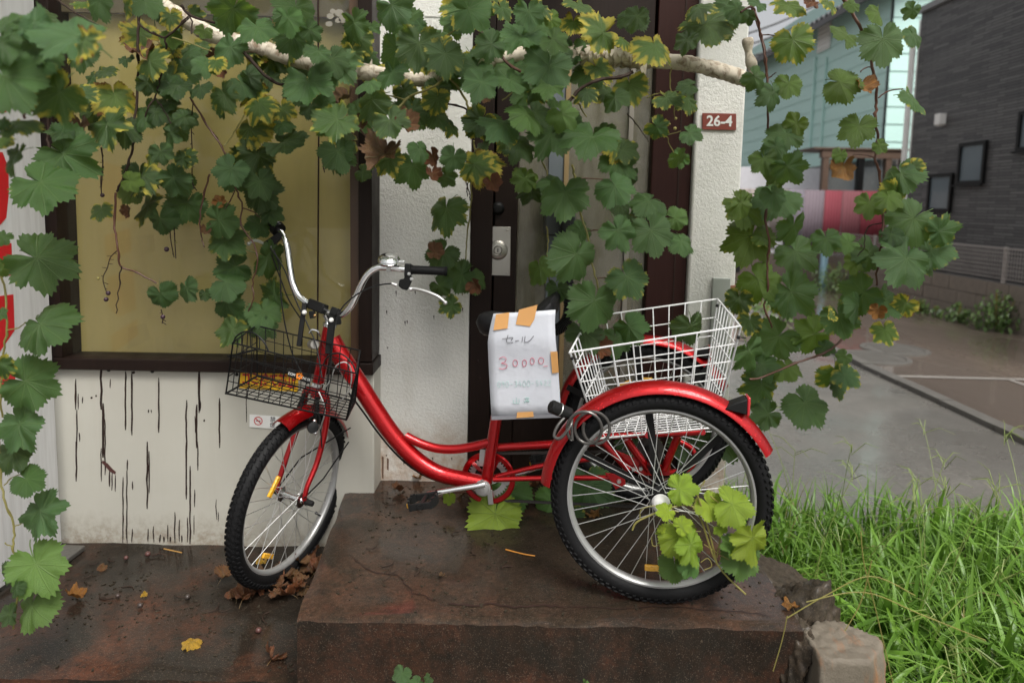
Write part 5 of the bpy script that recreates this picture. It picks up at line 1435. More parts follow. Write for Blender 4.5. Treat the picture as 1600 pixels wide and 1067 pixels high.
# (origin x, origin y, pixel scale, depth, leaves)
crops = [
 (0, 0, S1, 1.22, [(30, 130, 150, 'm'), (170, 140, 180, 'm'), (20, 260, 180, 'g'), (370, 200, 320, 'm'), (460, 250, 190, 'y'), (190, 280, 230, 'g'), (60, 470, 320, 'm'), (150, 350, 240, 'g'), (300, 540, 240, 'g'), (70, 700, 190, 'q'), (80, 890, 150, 'd'), (10, 690, 90, 'g'), (20, 790, 100, 'y')]),
 (0, 0, S1, 1.65, [(390, 880, 330, 'g', -30), (560, 30, 190, 'm'), (820, 30, 200, 'm'), (700, 55, 130, 'y'), (260, 90, 130, 'd'), (330, 730, 160, 'd'), (270, 1030, 300, 'g', -10), (440, 20, 90, 't')]),
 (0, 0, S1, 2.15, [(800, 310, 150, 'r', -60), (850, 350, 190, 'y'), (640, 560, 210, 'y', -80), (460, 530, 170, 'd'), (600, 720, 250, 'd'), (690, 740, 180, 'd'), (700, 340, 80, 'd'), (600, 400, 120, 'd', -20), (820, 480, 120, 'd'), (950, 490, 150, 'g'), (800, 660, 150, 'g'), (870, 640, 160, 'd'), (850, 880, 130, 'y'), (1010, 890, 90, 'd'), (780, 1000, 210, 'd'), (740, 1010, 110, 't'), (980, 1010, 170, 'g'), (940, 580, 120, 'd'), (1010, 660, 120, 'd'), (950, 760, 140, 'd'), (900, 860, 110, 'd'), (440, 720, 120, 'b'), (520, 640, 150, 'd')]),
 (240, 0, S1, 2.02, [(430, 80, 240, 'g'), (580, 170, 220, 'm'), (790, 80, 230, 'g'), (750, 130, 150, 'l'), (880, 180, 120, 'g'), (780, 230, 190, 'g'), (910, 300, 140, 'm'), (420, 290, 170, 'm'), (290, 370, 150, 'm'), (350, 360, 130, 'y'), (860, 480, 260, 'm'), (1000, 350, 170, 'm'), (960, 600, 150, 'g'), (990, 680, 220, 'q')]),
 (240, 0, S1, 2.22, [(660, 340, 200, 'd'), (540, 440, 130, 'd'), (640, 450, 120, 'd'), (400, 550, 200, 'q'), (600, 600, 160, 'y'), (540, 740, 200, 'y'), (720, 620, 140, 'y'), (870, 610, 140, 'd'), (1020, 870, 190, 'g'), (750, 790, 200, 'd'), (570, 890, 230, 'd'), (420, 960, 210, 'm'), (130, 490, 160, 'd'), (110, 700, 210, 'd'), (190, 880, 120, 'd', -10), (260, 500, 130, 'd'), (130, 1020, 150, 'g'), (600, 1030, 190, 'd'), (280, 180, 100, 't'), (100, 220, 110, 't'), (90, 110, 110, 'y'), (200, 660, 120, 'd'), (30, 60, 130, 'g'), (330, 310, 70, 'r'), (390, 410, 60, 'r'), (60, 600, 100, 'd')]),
 (460, 0, S1, 2.08, [(560, 50, 230, 'm'), (950, 60, 240, 'm'), (690, 280, 230, 'q'), (840, 330, 200, 'q'), (560, 310, 210, 'g'), (530, 420, 170, 'm'), (830, 250, 100, 'y'), (740, 370, 120, 'y'), (270, 380, 230, 'm'), (410, 580, 230, 'q'), (400, 470, 140, 'm'), (190, 690, 200, 'm'), (480, 880, 190, 'b', -110), (530, 900, 170, 'y', -60), (540, 690, 180, 'q'), (630, 700, 150, 'b', -35), (700, 850, 160, 'g'), (880, 890, 150, 'm')]),
 (460, 0, S1, 2.22, [(250, 870, 190, 'g'), (660, 640, 180, 'd'), (660, 950, 220, 'g'), (770, 880, 90, 'r'), (770, 980, 80, 'r'), (850, 990, 130, 'm'), (790, 570, 150, 'y'), (800, 660, 150, 'q'), (800, 510, 130, 'd'), (1020, 690, 190, 'd'), (1030, 430, 160, 'g'), (1040, 280, 120, 'g'), (1020, 920, 180, 'y'), (390, 960, 120, 'd', -30), (690, 150, 90, 'g'), (810, 200, 80, 'g'), (270, 560, 110, 'b'), (620, 520, 150, 'd'), (360, 680, 80, 'b')]),
 (700, 0, S1, 2.00, [(150, 50, 250, 'm'), (310, 60, 140, 'm'), (450, 90, 180, 'm'), (390, 210, 230, 'm'), (220, 260, 170, 'g'), (490, 190, 160, 'l', 0), (600, 230, 140, 'l', -30), (560, 400, 260, 'm'), (560, 490, 180, 'l'), (360, 460, 190, 'm'), (180, 480, 180, 'm'), (270, 680, 220, 'm'), (450, 660, 210, 'l'), (650, 650, 170, 'l'), (790, 780, 320, 'g', -100)]),
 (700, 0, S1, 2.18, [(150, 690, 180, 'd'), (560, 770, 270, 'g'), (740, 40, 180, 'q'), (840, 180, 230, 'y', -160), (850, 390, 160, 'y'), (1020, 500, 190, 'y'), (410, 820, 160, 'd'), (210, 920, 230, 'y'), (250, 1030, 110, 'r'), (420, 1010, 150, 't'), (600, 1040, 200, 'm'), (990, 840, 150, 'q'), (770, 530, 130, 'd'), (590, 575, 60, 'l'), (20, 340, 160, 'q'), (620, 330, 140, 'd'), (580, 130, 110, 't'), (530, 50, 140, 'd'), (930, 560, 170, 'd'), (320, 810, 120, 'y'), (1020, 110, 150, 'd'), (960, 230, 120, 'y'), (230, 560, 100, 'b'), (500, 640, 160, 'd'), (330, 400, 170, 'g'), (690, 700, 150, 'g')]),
 (780, 220, S2, 2.12, [(320, 285, 260, 'm', -80), (580, 240, 200, 'm', -60), (720, 310, 160, 'm'), (590, 460, 200, 'm', -60), (750, 470, 185, 'm', -75), (895, 510, 150, 'm', -80), (880, 385, 110, 'l', -10), (360, 590, 250, 'm', -120), (640, 690, 190, 'm', -55), (460, 820, 230, 'm', -100)]),
 (780, 220, S2, 2.26, [(430, 960, 170, 'd'), (650, 930, 180, 'g', -50), (200, 640, 140, 't'), (570, 990, 150, 'g'), (940, 930, 160, 'd'), (640, 200, 110, 'd'), (390, 450, 100, 'g'), (150, 260, 130, 'd'), (130, 190, 140, 't'), (640, 400, 100, 'd'), (290, 740, 120, 'd'), (880, 90, 110, 'l'), (500, 1020, 100, 'r'), (690, 330, 120, 'd'), (600, 320, 130, 'd')]),
 (1100, 300, S3, 2.34, [(180, 70, 190, 't'), (190, 210, 190, 't'), (300, 40, 180, 'm'), (370, 160, 150, 'g'), (400, 260, 210, 'g'), (510, 210, 130, 'g'), (590, 220, 110, 'l'), (240, 380, 190, 't'), (380, 430, 190, 'g', -40), (140, 460, 110, 'd'), (190, 550, 120, 'd'), (290, 620, 210, 'm'), (440, 600, 160, 't'), (190, 680, 160, 'm'), (350, 740, 150, 't'), (230, 820, 170, 'g'), (440, 900, 220, 'g', -50), (540, 770, 160, 'g'), (600, 770, 130, 'm', -50), (250, 930, 150, 'd'), (510, 650, 100, 'd'), (340, 470, 110, 't'), (580, 690, 80, 'l'), (560, 820, 110, 'd'), (260, 720, 140, 'd'), (250, 200, 110, 't')]),
 (1100, 300, S3, 2.10, [(640, 430, 190, 'm', -160), (640, 490, 160, 'g'), (570, 540, 140, 'g'), (770, 460, 170, 'm', -60), (830, 480, 130, 'y'), (720, 500, 80, 'o'), (760, 590, 120, 't'), (700, 270, 170, 'm'), (830, 300, 210, 'm'), (850, 130, 200, 'm'), (690, 60, 120, 't'), (1000, 160, 140, 'm'), (970, 250, 150, 'm'), (630, 300, 110, 't'), (900, 290, 130, 'q'), (780, 190, 90, 'd'), (790, 20, 150, 't'), (535, 515, 70, 'y')]),
 (1120, 0, .3094, 2.24, [(60, 60, 200, 'm'), (200, 20, 140, 'm'), (370, 40, 190, 't'), (560, 20, 140, 't'), (30, 140, 140, 'q'), (160, 90, 100, 'd'), (390, 230, 200, 't', -70), (200, 400, 120, 'm'), (280, 490, 150, 'm'), (360, 440, 170, 't'), (330, 690, 190, 'm'), (390, 640, 150, 't'), (240, 820, 170, 't'), (370, 860, 180, 'm', -50), (300, 900, 120, 't'), (290, 1000, 180, 'm'), (130, 1040, 160, 't'), (480, 20, 90, 'r'), (310, 760, 160, 'g', -60)]),
 (1120, 0, .3094, 2.02, [(640, 180, 200, 't'), (840, 230, 270, 'm', -85), (820, 80, 150, 't'), (1000, 190, 140, 'm', -60), (980, 60, 110, 'm'), (650, 420, 200, 't'), (745, 450, 110, 'o', -80), (710, 660, 200, 't', -100), (640, 860, 140, 'o', -100), (620, 790, 90, 't'), (1000, 510, 180, 'm', -80), (940, 900, 200, 'm', -60), (1000, 850, 110, 'y'), (830, 740, 90, 't'), (870, 1010, 150, 't'), (690, 30, 110, 't')]),
 (940, 0, S1, 2.12, [(300, 280, 250, 'y', -85), (590, 160, 240, 'q', -80), (560, 40, 160, 'q'), (740, 60, 150, 'm'), (380, 550, 170, 'q'), (480, 570, 130, 'q'), (320, 715, 120, 'g'), (505, 745, 145, 'm', -40), (430, 890, 110, 't'), (470, 480, 110, 'd'), (190, 110, 150, 'd'), (470, 240, 130, 'd')]),
 (590, 200, .2905, 2.45, [(370, 465, 240, 'g', -80), (340, 690, 170, 'd', -120), (430, 800, 190, 'g'), (520, 830, 150, 'g'), (530, 850, 80, 'r'), (345, 860, 130, 'd'), (385, 960, 140, 'd', -150), (320, 670, 90, 'b', 0)]),
 (100, 200, .3373, 2.38, [(170, 390, 115, 'q', -80), (380, 380, 165, 'q'), (350, 240, 160, 'd'), (530, 260, 150, 'g'), (560, 370, 170, 'g'), (450, 440, 130, 'g'), (300, 390, 70, 'b'), (770, 210, 180, 'm'), (880, 180, 190, 'd'), (930, 310, 190, 'd', -40), (740, 430, 180, 'm'), (730, 340, 60, 'o', 60), (770, 530, 170, 'g'), (900, 460, 130, 'g'), (960, 610, 170, 'g', -20), (770, 650, 190, 'g', -160), (770, 720, 170, 'm', -20), (770, 810, 140, 'g', -10), (960, 790, 180, 'g', -160), (930, 870, 140, 'm'), (860, 910, 120, 'm'), (770, 950, 150, 'q', -100), (940, 930, 110, 'd'), (455, 785, 130, 'm', -70), (575, 755, 140, 'm', -50), (655, 775, 70, 'd'), (970, 400, 120, 'd'), (660, 480, 50, 'b'), (320, 300, 120, 't')]),
]
nleaf = 0
for ox, oy, sc, Yd, L_ in crops:
    for e in L_:
        px, py, sz, c = e[:4]; rot = e[4] if len(e) > 4 else None
        put_leaf(vine, ox + px * sc, oy + py * sc, sz * sc * rnd.uniform(.84, 1.12) * (.95 if ox == 1100 else .86 if ox > 1100 else 1.0) * (1.12 if Yd < 1.5 else 1.0), c, Yd + rnd.uniform(-.06, .06), rot); nleaf += 1
# the small overlapping leaves behind the ones above, joined as one part per shade
R4 = random.Random(77)
for shade, cnt in (('g', 34), ('y', 12), ('q', 26), ('m', 16)):
    bv, bf, bl = [], [], []
    org = thing_origin(vine)
    for _ in range(cnt):
        t_ = R4.random()
        if t_ < .45: px, py = R4.uniform(110, 560), R4.gauss(105, 62)
        elif t_ < .75: px, py = R4.uniform(540, 760), R4.gauss(110, 60)
        else: px, py = R4.uniform(740, 980), R4.gauss(140, 80)
        Y_ = R4.uniform(2.20, 2.40); P_ = at(px, py, Y_); s_ = R4.uniform(26, 58) * Y_ / FPX / 1.5
        nrm = V((R4.gauss(0, .5), -1, .45 + R4.gauss(0, .5))).normalized(); an = math.radians(-90 + R4.gauss(0, 50)); tip = V((math.cos(an), R4.gauss(0, .3), math.sin(an))); tip = (tip - nrm * tip.dot(nrm)).normalized(); xx = tip.cross(nrm)
        dv = R4.choice(LD); o0 = len(bv)
        bv += [tuple(P_ - org + xx * q.x * s_ + tip * q.y * s_ + nrm * q.z * s_) for q in dv[0]]; bf += [tuple(i + o0 for i in f_) for f_ in dv[1]]; bl += dv[2]
    o = bpy.data.objects.new('small_leaves', leaf_mesh('small_leaves', (bv, bf, bl), M['leaf'])); col.objects.link(o); o.parent = vine; o['kind'] = 'stuff'
    o.color = COLS[shade][:3] + (COLS[shade][3] + .12,)
# canes
def cane(ox, oy, sc, Y, pts, r0, r1, mat='cane', par=None):
    P_ = spline([at(ox + x * sc, oy + y * sc, Y + .035 + (k % 2) * .01) for k, (x, y) in enumerate(pts)], 5)
    n = len(P_)
    rs = [.72 * lerp(r0, r1, k / (n - 1)) * (1.35 if k % 8 == 4 else 1.0) for k in range(n)]
    P_ = [p + V((rnd.uniform(-.0025, .0025), rnd.uniform(-.0025, .0025), 0)) for p in P_]
    return MB().tube(P_, rs, 7).build('cane', M[mat], par or vine)
cane(0, 0, S1, 2.15, [(770, -60), (772, 120), (765, 250), (770, 430), (745, 700), (735, 830), (690, 970), (650, 1067)], .0062, .0048, 'darkcane')
cane(100, 200, .3373, 2.16, [(240, 300), (235, 440), (250, 560), (265, 640), (340, 670), (430, 720)], .0050, .0035)
cane(100, 200, .3373, 2.16, [(265, 640), (255, 740), (240, 860)], .0032, .0022, 'darkcane')
cane(0, 0, S1, 2.14, [(770, 130), (830, 180), (915, 220), (915, 300), (890, 420), (860, 540), (820, 600), (810, 660)], .0045, .003, 'darkcane')
cane(0, 0, S1, 2.14, [(915, 220), (960, 180), (1050, 100)], .004, .003, 'darkcane')
cane(0, 0, S1, 2.14, [(860, 540), (900, 600), (950, 690)], .003, .002, 'darkcane')
cane(0, 0, S1, 1.25, [(165, 470), (155, 560), (130, 660)], .0045, .0035)
cane(0, 0, S1, 1.9, [(250, -40), (330, 10), (430, 80), (560, 150)], .004, .003, 'darkcane')
cane(0, 0, S1, 2.2, [(270, 640), (265, 760), (270, 850), (240, 960)], .006, .004, 'darkcane')
cane(0, 0, S1, 2.2, [(390, 560), (405, 660), (380, 720)], .005, .003, 'darkcane')
cane(240, 0, S1, 2.2, [(200, 540), (300, 700), (380, 820), (420, 910)], .0045, .0035)
cane(240, 0, S1, 2.2, [(610, 460), (550, 540), (490, 660), (440, 750), (390, 810)], .004, .003, 'canegreen')
cane(240, 0, S1, 2.1, [(480, 270), (545, 340), (620, 420), (700, 470), (730, 460)], .008, .006, 'darkcane')
cane(240, 0, S1, 2.1, [(150, 30), (210, 90), (340, 130)], .006, .005, 'darkcane')
cane(240, 0, S1, 2.1, [(0, 180), (60, 210), (130, 160), (200, 90), (215, 190)], .004, .003, 'darkcane')
cane(240, 0, S1, 2.06, [(100, 210), (200, 240), (330, 290)], .003, .0025, 'canegreen')
cane(100, 200, .3373, 2.3, [(675, 215), (645, 320), (630, 430), (635, 500), (652, 552)], .0045, .0025)
cane(100, 200, .3373, 2.3, [(690, 20), (740, 110), (795, 280), (825, 360), (820, 450), (880, 540), (895, 620), (875, 720), (878, 790), (850, 860)], .0042, .003)
cane(100, 200, .3373, 2.3, [(795, 290), (760, 350), (745, 375)], .003, .002); cane(100, 200, .3373, 2.3, [(825, 370), (880, 390), (905, 415)], .003, .002)
cane(460, 0, S1, 2.1, [(970, 140), (910, 160), (800, 230)], .0035, .003, 'canegreen')
cane(460, 0, S1, 2.1, [(560, 620), (640, 540), (760, 490), (830, 440)], .0055, .004, 'canegreen')
cane(460, 0, S1, 2.1, [(510, 530), (560, 540), (610, 555)], .003, .003, 'canegreen')
cane(460, 0, S1, 2.1, [(960, 110), (1010, 150), (1067, 210), (1130, 260)], .0065, .006)
cane(460, 0, S1, 2.2, [(870, 440), (920, 500), (960, 580), (970, 640)], .006, .005, 'canegreen')
cane(460, 0, S1, 2.24, [(680, 630), (820, 600), (860, 580), (950, 605), (960, 640)], .0055, .004, 'darkcane'); cane(460, 0, S1, 2.24, [(870, 450), (855, 520), (850, 580)], .005, .004, 'darkcane')
cane(460, 0, S1, 2.14, [(200, 510), (260, 600), (330, 680), (400, 760)], .0045, .004)
cane(700, 0, S1, 2.1, [(110, 110), (200, 195), (320, 340), (400, 400)], .0065, .006)
cane(700, 0, S1, 2.1, [(660, 580), (730, 500), (800, 460), (860, 440), (960, 430), (1030, 400)], .007, .008, 'darkcane')
cane(700, 0, S1, 2.1, [(690, 530), (740, 600), (765, 650)], .003, .003, 'canegreen'); cane(700, 0, S1, 2.05, [(300, 560), (350, 520), (380, 490)], .003, .002, 'canegreen')
cane(780, 220, S2, 2.16, [(355, 120), (375, 190), (380, 250), (405, 380), (435, 480), (445, 580), (475, 680), (490, 780)], .005, .0035, 'canegreen')
cane(780, 220, S2, 2.16, [(380, 185), (440, 185), (510, 190)], .0028, .002); cane(780, 220, S2, 2.16, [(425, 445), (470, 438), (520, 440)], .0028, .002); cane(780, 220, S2, 2.16, [(480, 675), (530, 670), (580, 680)], .0026, .002)
cane(780, 220, S2, 2.3, [(195, 70), (230, 140), (235, 180)], .004, .003, 'canegreen'); cane(780, 220, S2, 2.3, [(230, 420), (240, 480), (235, 560), (255, 760)], .004, .003, 'canegreen')
cane(780, 220, S2, 2.16, [(640, 360), (720, 400), (830, 420), (880, 430)], .003, .002, 'canegreen')
cane(590, 200, .2905, 2.5, [(515, 70), (525, 140), (500, 260), (505, 380), (490, 520), (475, 640), (470, 760), (455, 900)], .0048, .003, 'canegreen')
cane(590, 200, .2905, 2.5, [(470, 270), (490, 340), (500, 390)], .003, .003, 'darkcane'); cane(590, 200, .2905, 2.52, [(545, 100), (540, 250), (555, 360)], .004, .003, 'darkcane')
cane(1120, 0, .3094, 2.26, [(150, -60), (185, 60), (220, 180), (250, 340), (255, 480), (262, 640), (265, 800), (255, 940)], .0062, .005)
cane(1100, 300, S3, 2.28, [(262, 0), (258, 120), (272, 210), (263, 300), (268, 390), (250, 470), (270, 530), (285, 565)], .0055, .004)
cane(1120, 0, .3094, 2.04, [(620, -40), (660, 35), (720, 130), (775, 290), (800, 400), (805, 520), (800, 610), (812, 700), (800, 800), (825, 890), (832, 1067)], .0066, .005)
cane(1120, 0, .3094, 2.04, [(815, 495), (870, 460), (940, 450)], .003, .0022); cane(1120, 0, .3094, 2.04, [(800, 800), (760, 785), (690, 780)], .0028, .002); cane(1120, 0, .3094, 2.04, [(725, 365), (760, 340), (790, 345)], .0028, .0022); cane(1120, 0, .3094, 2.26, [(220, 178), (270, 178), (320, 195)], .003, .002); cane(1120, 0, .3094, 2.26, [(255, 400), (275, 385), (298, 368)], .003, .002)
cane(1100, 300, S3, 2.06, [(742, -10), (745, 90), (742, 200), (722, 300), (716, 390)], .0055, .004)
cane(1100, 300, S3, 2.16, [(645, 545), (590, 600), (530, 655), (450, 690), (380, 715), (240, 772), (190, 780)], .0055, .0045)
cane(1100, 300, S3, 2.08, [(740, 130), (680, 150), (665, 230), (630, 280)], .0025, .002, 'darkcane')
cane(940, 0, S1, 2.16, [(250, 545), (300, 525), (340, 515)], .003, .002, 'canegreen'); cane(940, 0, S1, 2.16, [(385, 380), (380, 470), (400, 560), (405, 650)], .003, .002, 'canegreen'); cane(940, 0, S1, 2.16, [(370, 750), (440, 730)], .0025, .002, 'canegreen'); cane(940, 0, S1, 2.16, [(360, 755), (400, 850)], .0025, .002, 'canegreen'); cane(940, 0, S1, 2.3, [(140, 630), (200, 700), (260, 790)], .003, .002, 'darkcane')
cane(940, 0, S1, 2.1, [(430, 280), (480, 250)], .004, .003); cane(940, 0, S1, 2.1, [(770, 70), (830, 40), (860, 90), (890, 200), (910, 330), (920, 460)], .004, .004)
# thin tendrils and withered grape stalks with berries
for ox, oy, sc, Y, pts in ((0, 0, S1, 2.2, [(560, 820), (572, 900), (560, 1000), (565, 1080)]), (240, 0, S1, 2.25, [(220, 560), (210, 700), (215, 860), (215, 1010), (240, 1060)]), (100, 200, .3373, 2.35, [(175, 90), (180, 180), (172, 290)]), (100, 200, .3373, 2.3, [(245, 570), (215, 600), (200, 650), (180, 700), (200, 770)]), (100, 200, .3373, 2.35, [(490, 450), (495, 520), (510, 600)]), (100, 200, .3373, 2.35, [(510, 440), (512, 500), (518, 605)]), (240, 0, S1, 2.3, [(945, 820), (940, 900), (950, 960)]), (100, 200, .3373, 2.2, [(450, 840), (458, 880), (455, 905)]), (590, 200, .2905, 2.5, [(490, 280), (480, 330), (485, 370)])):
    P_ = spline([at(ox + x * sc, oy + y * sc, Y) for x, y in pts], 5)
    b = MB().tube(P_, .0018, 5)
    for k in range(2, len(P_) - 1, 2): b.tube([P_[k], P_[k] + V((rnd.uniform(-.014, .014), rnd.uniform(-.008, .008), rnd.uniform(-.012, .004)))], .0013, 4)
    b.build('grape_stalk', M['darkcane'], vine)
for ox, oy, sc, Y, x, y, r_, mt in ((100, 200, .3373, 2.35, 178, 312, 10, 'grape'), (100, 200, .3373, 2.3, 205, 765, 11, 'grape'), (100, 200, .3373, 2.3, 195, 794, 11, 'grape'), (100, 200, .3373, 2.35, 475, 562, 12, 'grape'), (100, 200, .3373, 2.2, 458, 875, 11, 'grape'), (100, 200, .3373, 2.3, 158, 697, 7, 'greengrape'), (100, 200, .3373, 2.3, 927, 183, 7, 'greengrape'), (100, 200, .3373, 2.35, 520, 530, 5, 'greengrape'), (940, 0, S1, 2.1, 412, 660, 9, 'greengrape'), (940, 0, S1, 2.1, 408, 715, 10, 'greengrape'), (940, 0, S1, 2.1, 378, 690, 6, 'greengrape')):
    MB().ball(at(ox + x * sc, oy + y * sc, Y), r_ * sc * Y / FPX, 10, 7).build('grape', M[mt], vine)
# unseen vine leaves above the picture, one mass, added to shade the wall
b_v, b_f, b_l = [], [], []
R2 = random.Random(5)
for k in range(230):
    X_ = R2.uniform(-2.3, 2.4); Y_ = R2.uniform(1.0, 2.6)
    zt = CAMH + (PPY + 60) / FPX * Y_ * .92
    zt = at(800 + X_ / Y_ * FPX, -35, Y_).z + .08
    P_ = V((X_, Y_, zt + R2.uniform(0.0, .45)))
    s_ = R2.uniform(.06, .10)
    nrm = V((R2.gauss(0, .4), -.5 + R2.gauss(0, .3), 1)).normalized(); tip = V((R2.gauss(0, 1), -1, -.6)); tip = (tip - nrm * tip.dot(nrm)).normalized(); xx = tip.cross(nrm)
    dv = R2.choice(LD[:6]); o0 = len(b_v)
    b_v += [tuple(P_ + xx * q.x * s_ + tip * q.y * s_ + nrm * q.z * s_) for q in dv[0]]; b_f += [tuple(i + o0 for i in f_) for f_ in dv[1]]; b_l += dv[2]
cme = leaf_mesh('shade_leaves', (b_v, b_f, b_l), M['leaf'])
co_ = bpy.data.objects.new('shade_leaves', cme); col.objects.link(co_); co_.color = (.045, .10, .03, .15)
tag(co_, 'unseen mass of grape leaves added above the shop front for shade', 'foliage', kind='stuff')

# ---- the wrapped pole carrying the vine
pole = empty('wrapped_pole', at(900, 84, 2.25), 'curved pole wrapped in cream tape that carries the grape vine', 'pole')
pp_ = [(180, -40, 2.2), (235, 0, 2.2), (265, 17, 2.21), (302, 39, 2.22), (336, 57, 2.23), (409, 76, 2.24), (479, 98, 2.25), (572, 113, 2.26), (654, 124, 2.27), (727, 104, 2.28), (798, 88, 2.28), (880, 80, 2.28), (908, 83, 2.28), (967, 91, 2.28), (1061, 98, 2.29), (1109, 107, 2.30), (1150, 119, 2.32), (1178, 130, 2.34)]
pl_ = spline([at(*p) for p in pp_], 14)
MB().tube(pl_, [.0238 + .0030 * ((k * .29) % 1.0) + .0045 * noise.noise((k * .11, 3, 1)) + .0012 * noise.noise((k * .9, 5, 1)) for k in range(len(pl_))], 14).build('wrap', M['wrap'], pole)
for k in range(10):
    px = 885 + k * 12.5
    i = min(range(len(pl_)), key=lambda q: (pl_[q] - at(px, 86 + k * .9, 2.28)).length); i = min(max(i, 1), len(pl_) - 2)
    p_ = at(px, 84 + k * 1.0, 2.285); t_ = (pl_[i + 1] - pl_[i - 1]).normalized() + V((0, 0, .35)); 
    MB().lathe([(.029, -.012), (.0325, -.010), (.033, .010), (.029, .012)], p_, t_, 14).build('tape_band', M['wrap'], pole)
    A = p_ + V((0, -.033, .012)); MB().slab([A, A + V((.024, -.010, .006)), A + V((.010, -.014, -.022))], (0, .0015, 0)).build('tape_end', M['wrap'], pole)
for px, py, dx, dy in ((985, 118, .02, -.05), (1000, 105, .015, -.05), (490 + 205, 84, -.03, .03), (420, 92, .04, .02), (572, 110, .02, .035), (278, 24, .03, .02)):
    A = at(px, py, 2.25); MB().slab([A, A + V((.022, -.004, .010)), A + V((dx, -.006, dy))], (0, .0016, 0)).build('tape_end', M['wrap'], pole)
q_ = at(1172, 95, 2.42)
MB().tube(spline([at(1168, 60, 2.42), at(1170, 85, 2.42), at(1176, 110, 2.41), at(1172, 132, 2.40)], 5), [.016 + .004 * math.sin(k) for k in range(16)], 10).build('pole_end', M['wrap'], pole)

# ================================================================== other shoots
lv_ = empty('vine_shoot', atz(40, 985, ZS), 'green vine shoot climbing in front of the white board', 'vine shoot')
for ox, oy, sc, Yd, L_ in ((0, 330, .3093, 1.72, [(230, 250, 265, 'g', -20), (230, 590, 260, 'g', -30), (170, 870, 240, 'g', -15), (10, 140, 80, 'g'), (20, 290, 90, 't'), (10, 790, 120, 'g'), (10, 520, 60, 'g')]), (0, 640, .3376, 1.75, [(100, 90, 200, 'm', -50), (70, 210, 160, 'd', -40), (140, 330, 130, 'g', -30), (200, 490, 200, 'm', -40), (180, 745, 230, 'l', -60), (140, 935, 190, 'l', -80), (30, 760, 100, 'd', 200), (30, 950, 90, 'd', 200), (70, 830, 80, 'd')])):
    for px, py, sz, c, *rt in L_: put_leaf(lv_, ox + px * sc, oy + py * sc, sz * sc * 1.12, c, Yd + rnd.uniform(-.04, .03), rt[0] if rt else None, tilt=.7)
cane(0, 330, .3093, 1.75, [(-60, 200), (10, 330), (35, 560), (20, 720), (5, 900), (10, 1040)], .004, .0035, 'canegreen', lv_)
cane(0, 640, .3376, 1.76, [(-5, 60), (0, 290), (25, 430), (68, 540), (60, 640), (85, 720), (80, 860), (60, 1010)], .004, .0035, 'canegreen', lv_)
for ox, oy, sc, pts in ((0, 640, .3376, [(20, 350), (55, 315), (90, 300)]), (0, 640, .3376, [(68, 540), (110, 520)]), (0, 640, .3376, [(20, 615), (60, 640)]), (0, 330, .3093, [(35, 600), (90, 590), (130, 560)]), (0, 330, .3093, [(60, 285), (130, 265)])): cane(ox, oy, sc, 1.75, pts, .0022, .002, 'canegreen', lv_)
ys = empty('young_vine_shoot', atz(1165, 925, 0.0), 'bright yellow-green young vine shoot in front of the near rear wheel', 'vine shoot')
for px, py, sz, c, rot in ((690, 455, 165, 'v', 0), (855, 565, 170, 'v', -60), (1000, 550, 220, 'v', -30), (1090, 770, 250, 'v', -75), (1030, 870, 230, 'l', -100), (670, 760, 230, 'v', -80), (740, 800, 190, 'v', -60), (690, 660, 100, 'v', 40), (910, 680, 90, 'v', -20), (585, 585, 100, 'v', -150), (565, 685, 45, 'v', 90), (640, 920, 170, 'l', -90), (740, 900, 150, 'l', -60), (960, 780, 120, 'l', 200)):
    put_leaf(ys, 880 + px * .272, 640 + py * .272, sz * .272 * 1.08, c, 1.73 + rnd.uniform(-.03, .02), rot, tilt=.9)
for pts, r0 in (([(1165, 928), (1120, 880), (1090, 800), (1060, 790), (1000, 812), (988, 828)], .0026), ([(1120, 880), (1105, 820), (1085, 760)], .0024), ([(1120, 870), (1130, 800), (1110, 775)], .002), ([(1060, 800), (1030, 790), (1003, 795), (1000, 810)], .0014), ([(1135, 860), (1148, 868), (1145, 876), (1135, 872), (1100, 850)], .0012), ([(1095, 830), (1075, 828), (1045, 815), (1040, 800)], .0013), ([(1085, 790), (1095, 760), (1102, 750), (1098, 758)], .0012), ([(1100, 890), (1112, 884), (1106, 872), (1095, 878)], .0012), ([(1018, 838), (1020, 852), (1030, 850), (1028, 838)], .0012)):
    MB().tube(spline([at(x, y, 1.74) for x, y in pts], 5), r0, 6).build('stem', M['canegreen'], ys)
us = empty('broad_vine_leaves', atz(770, 800, 0), 'broad green vine leaves growing on the step behind the chain guard', 'vine shoot')
for px, py, sz, c, rot, Y in ((772, 815, 86, 'v', -100, 2.26), (800, 775, 70, 'l', -60, 2.4), (862, 790, 60, 'l', -90, 2.4), (920, 770, 80, 'g', -80, 2.45), (960, 778, 60, 'g', -60, 2.5), (897, 810, 40, 'g', -80, 2.35), (702, 780, 20, 'v', -90, 2.35), (900, 745, 70, 'd', -60, 2.5), (1000, 700, 70, 'd', -60, 2.55), (1090, 700, 80, 'd', -60, 2.58), (1130, 690, 70, 'd', -60, 2.5)):
    put_leaf(us, px, py, sz, c, Y, rot, face=(rnd.uniform(-.2, .2), -1, .45))
MB().tube(spline([at(x, y, Y) for x, y, Y in ((690, 768, 2.5), (760, 770, 2.42), (840, 775, 2.45), (960, 770, 2.5), (1100, 730, 2.55))], 6), .004, 7).build('stem', M['cane'], us)
bs = empty('step_weed', at(640, 1075, 1.66), 'small green weed leaves poking up at the foot of the step', 'weed')
for px, py, sz, c in ((627, 1056, 30, 'm'), (668, 1062, 18, 'm'), (650, 1070, 24, 'm'), (915, 1068, 12, 'l')): put_leaf(bs, px, py, sz, c, 1.66, None)
MB().tube([at(640, 1110, 1.66), at(630, 1070, 1.66)], .002, 5).build('stem', M['canegreen'], bs)

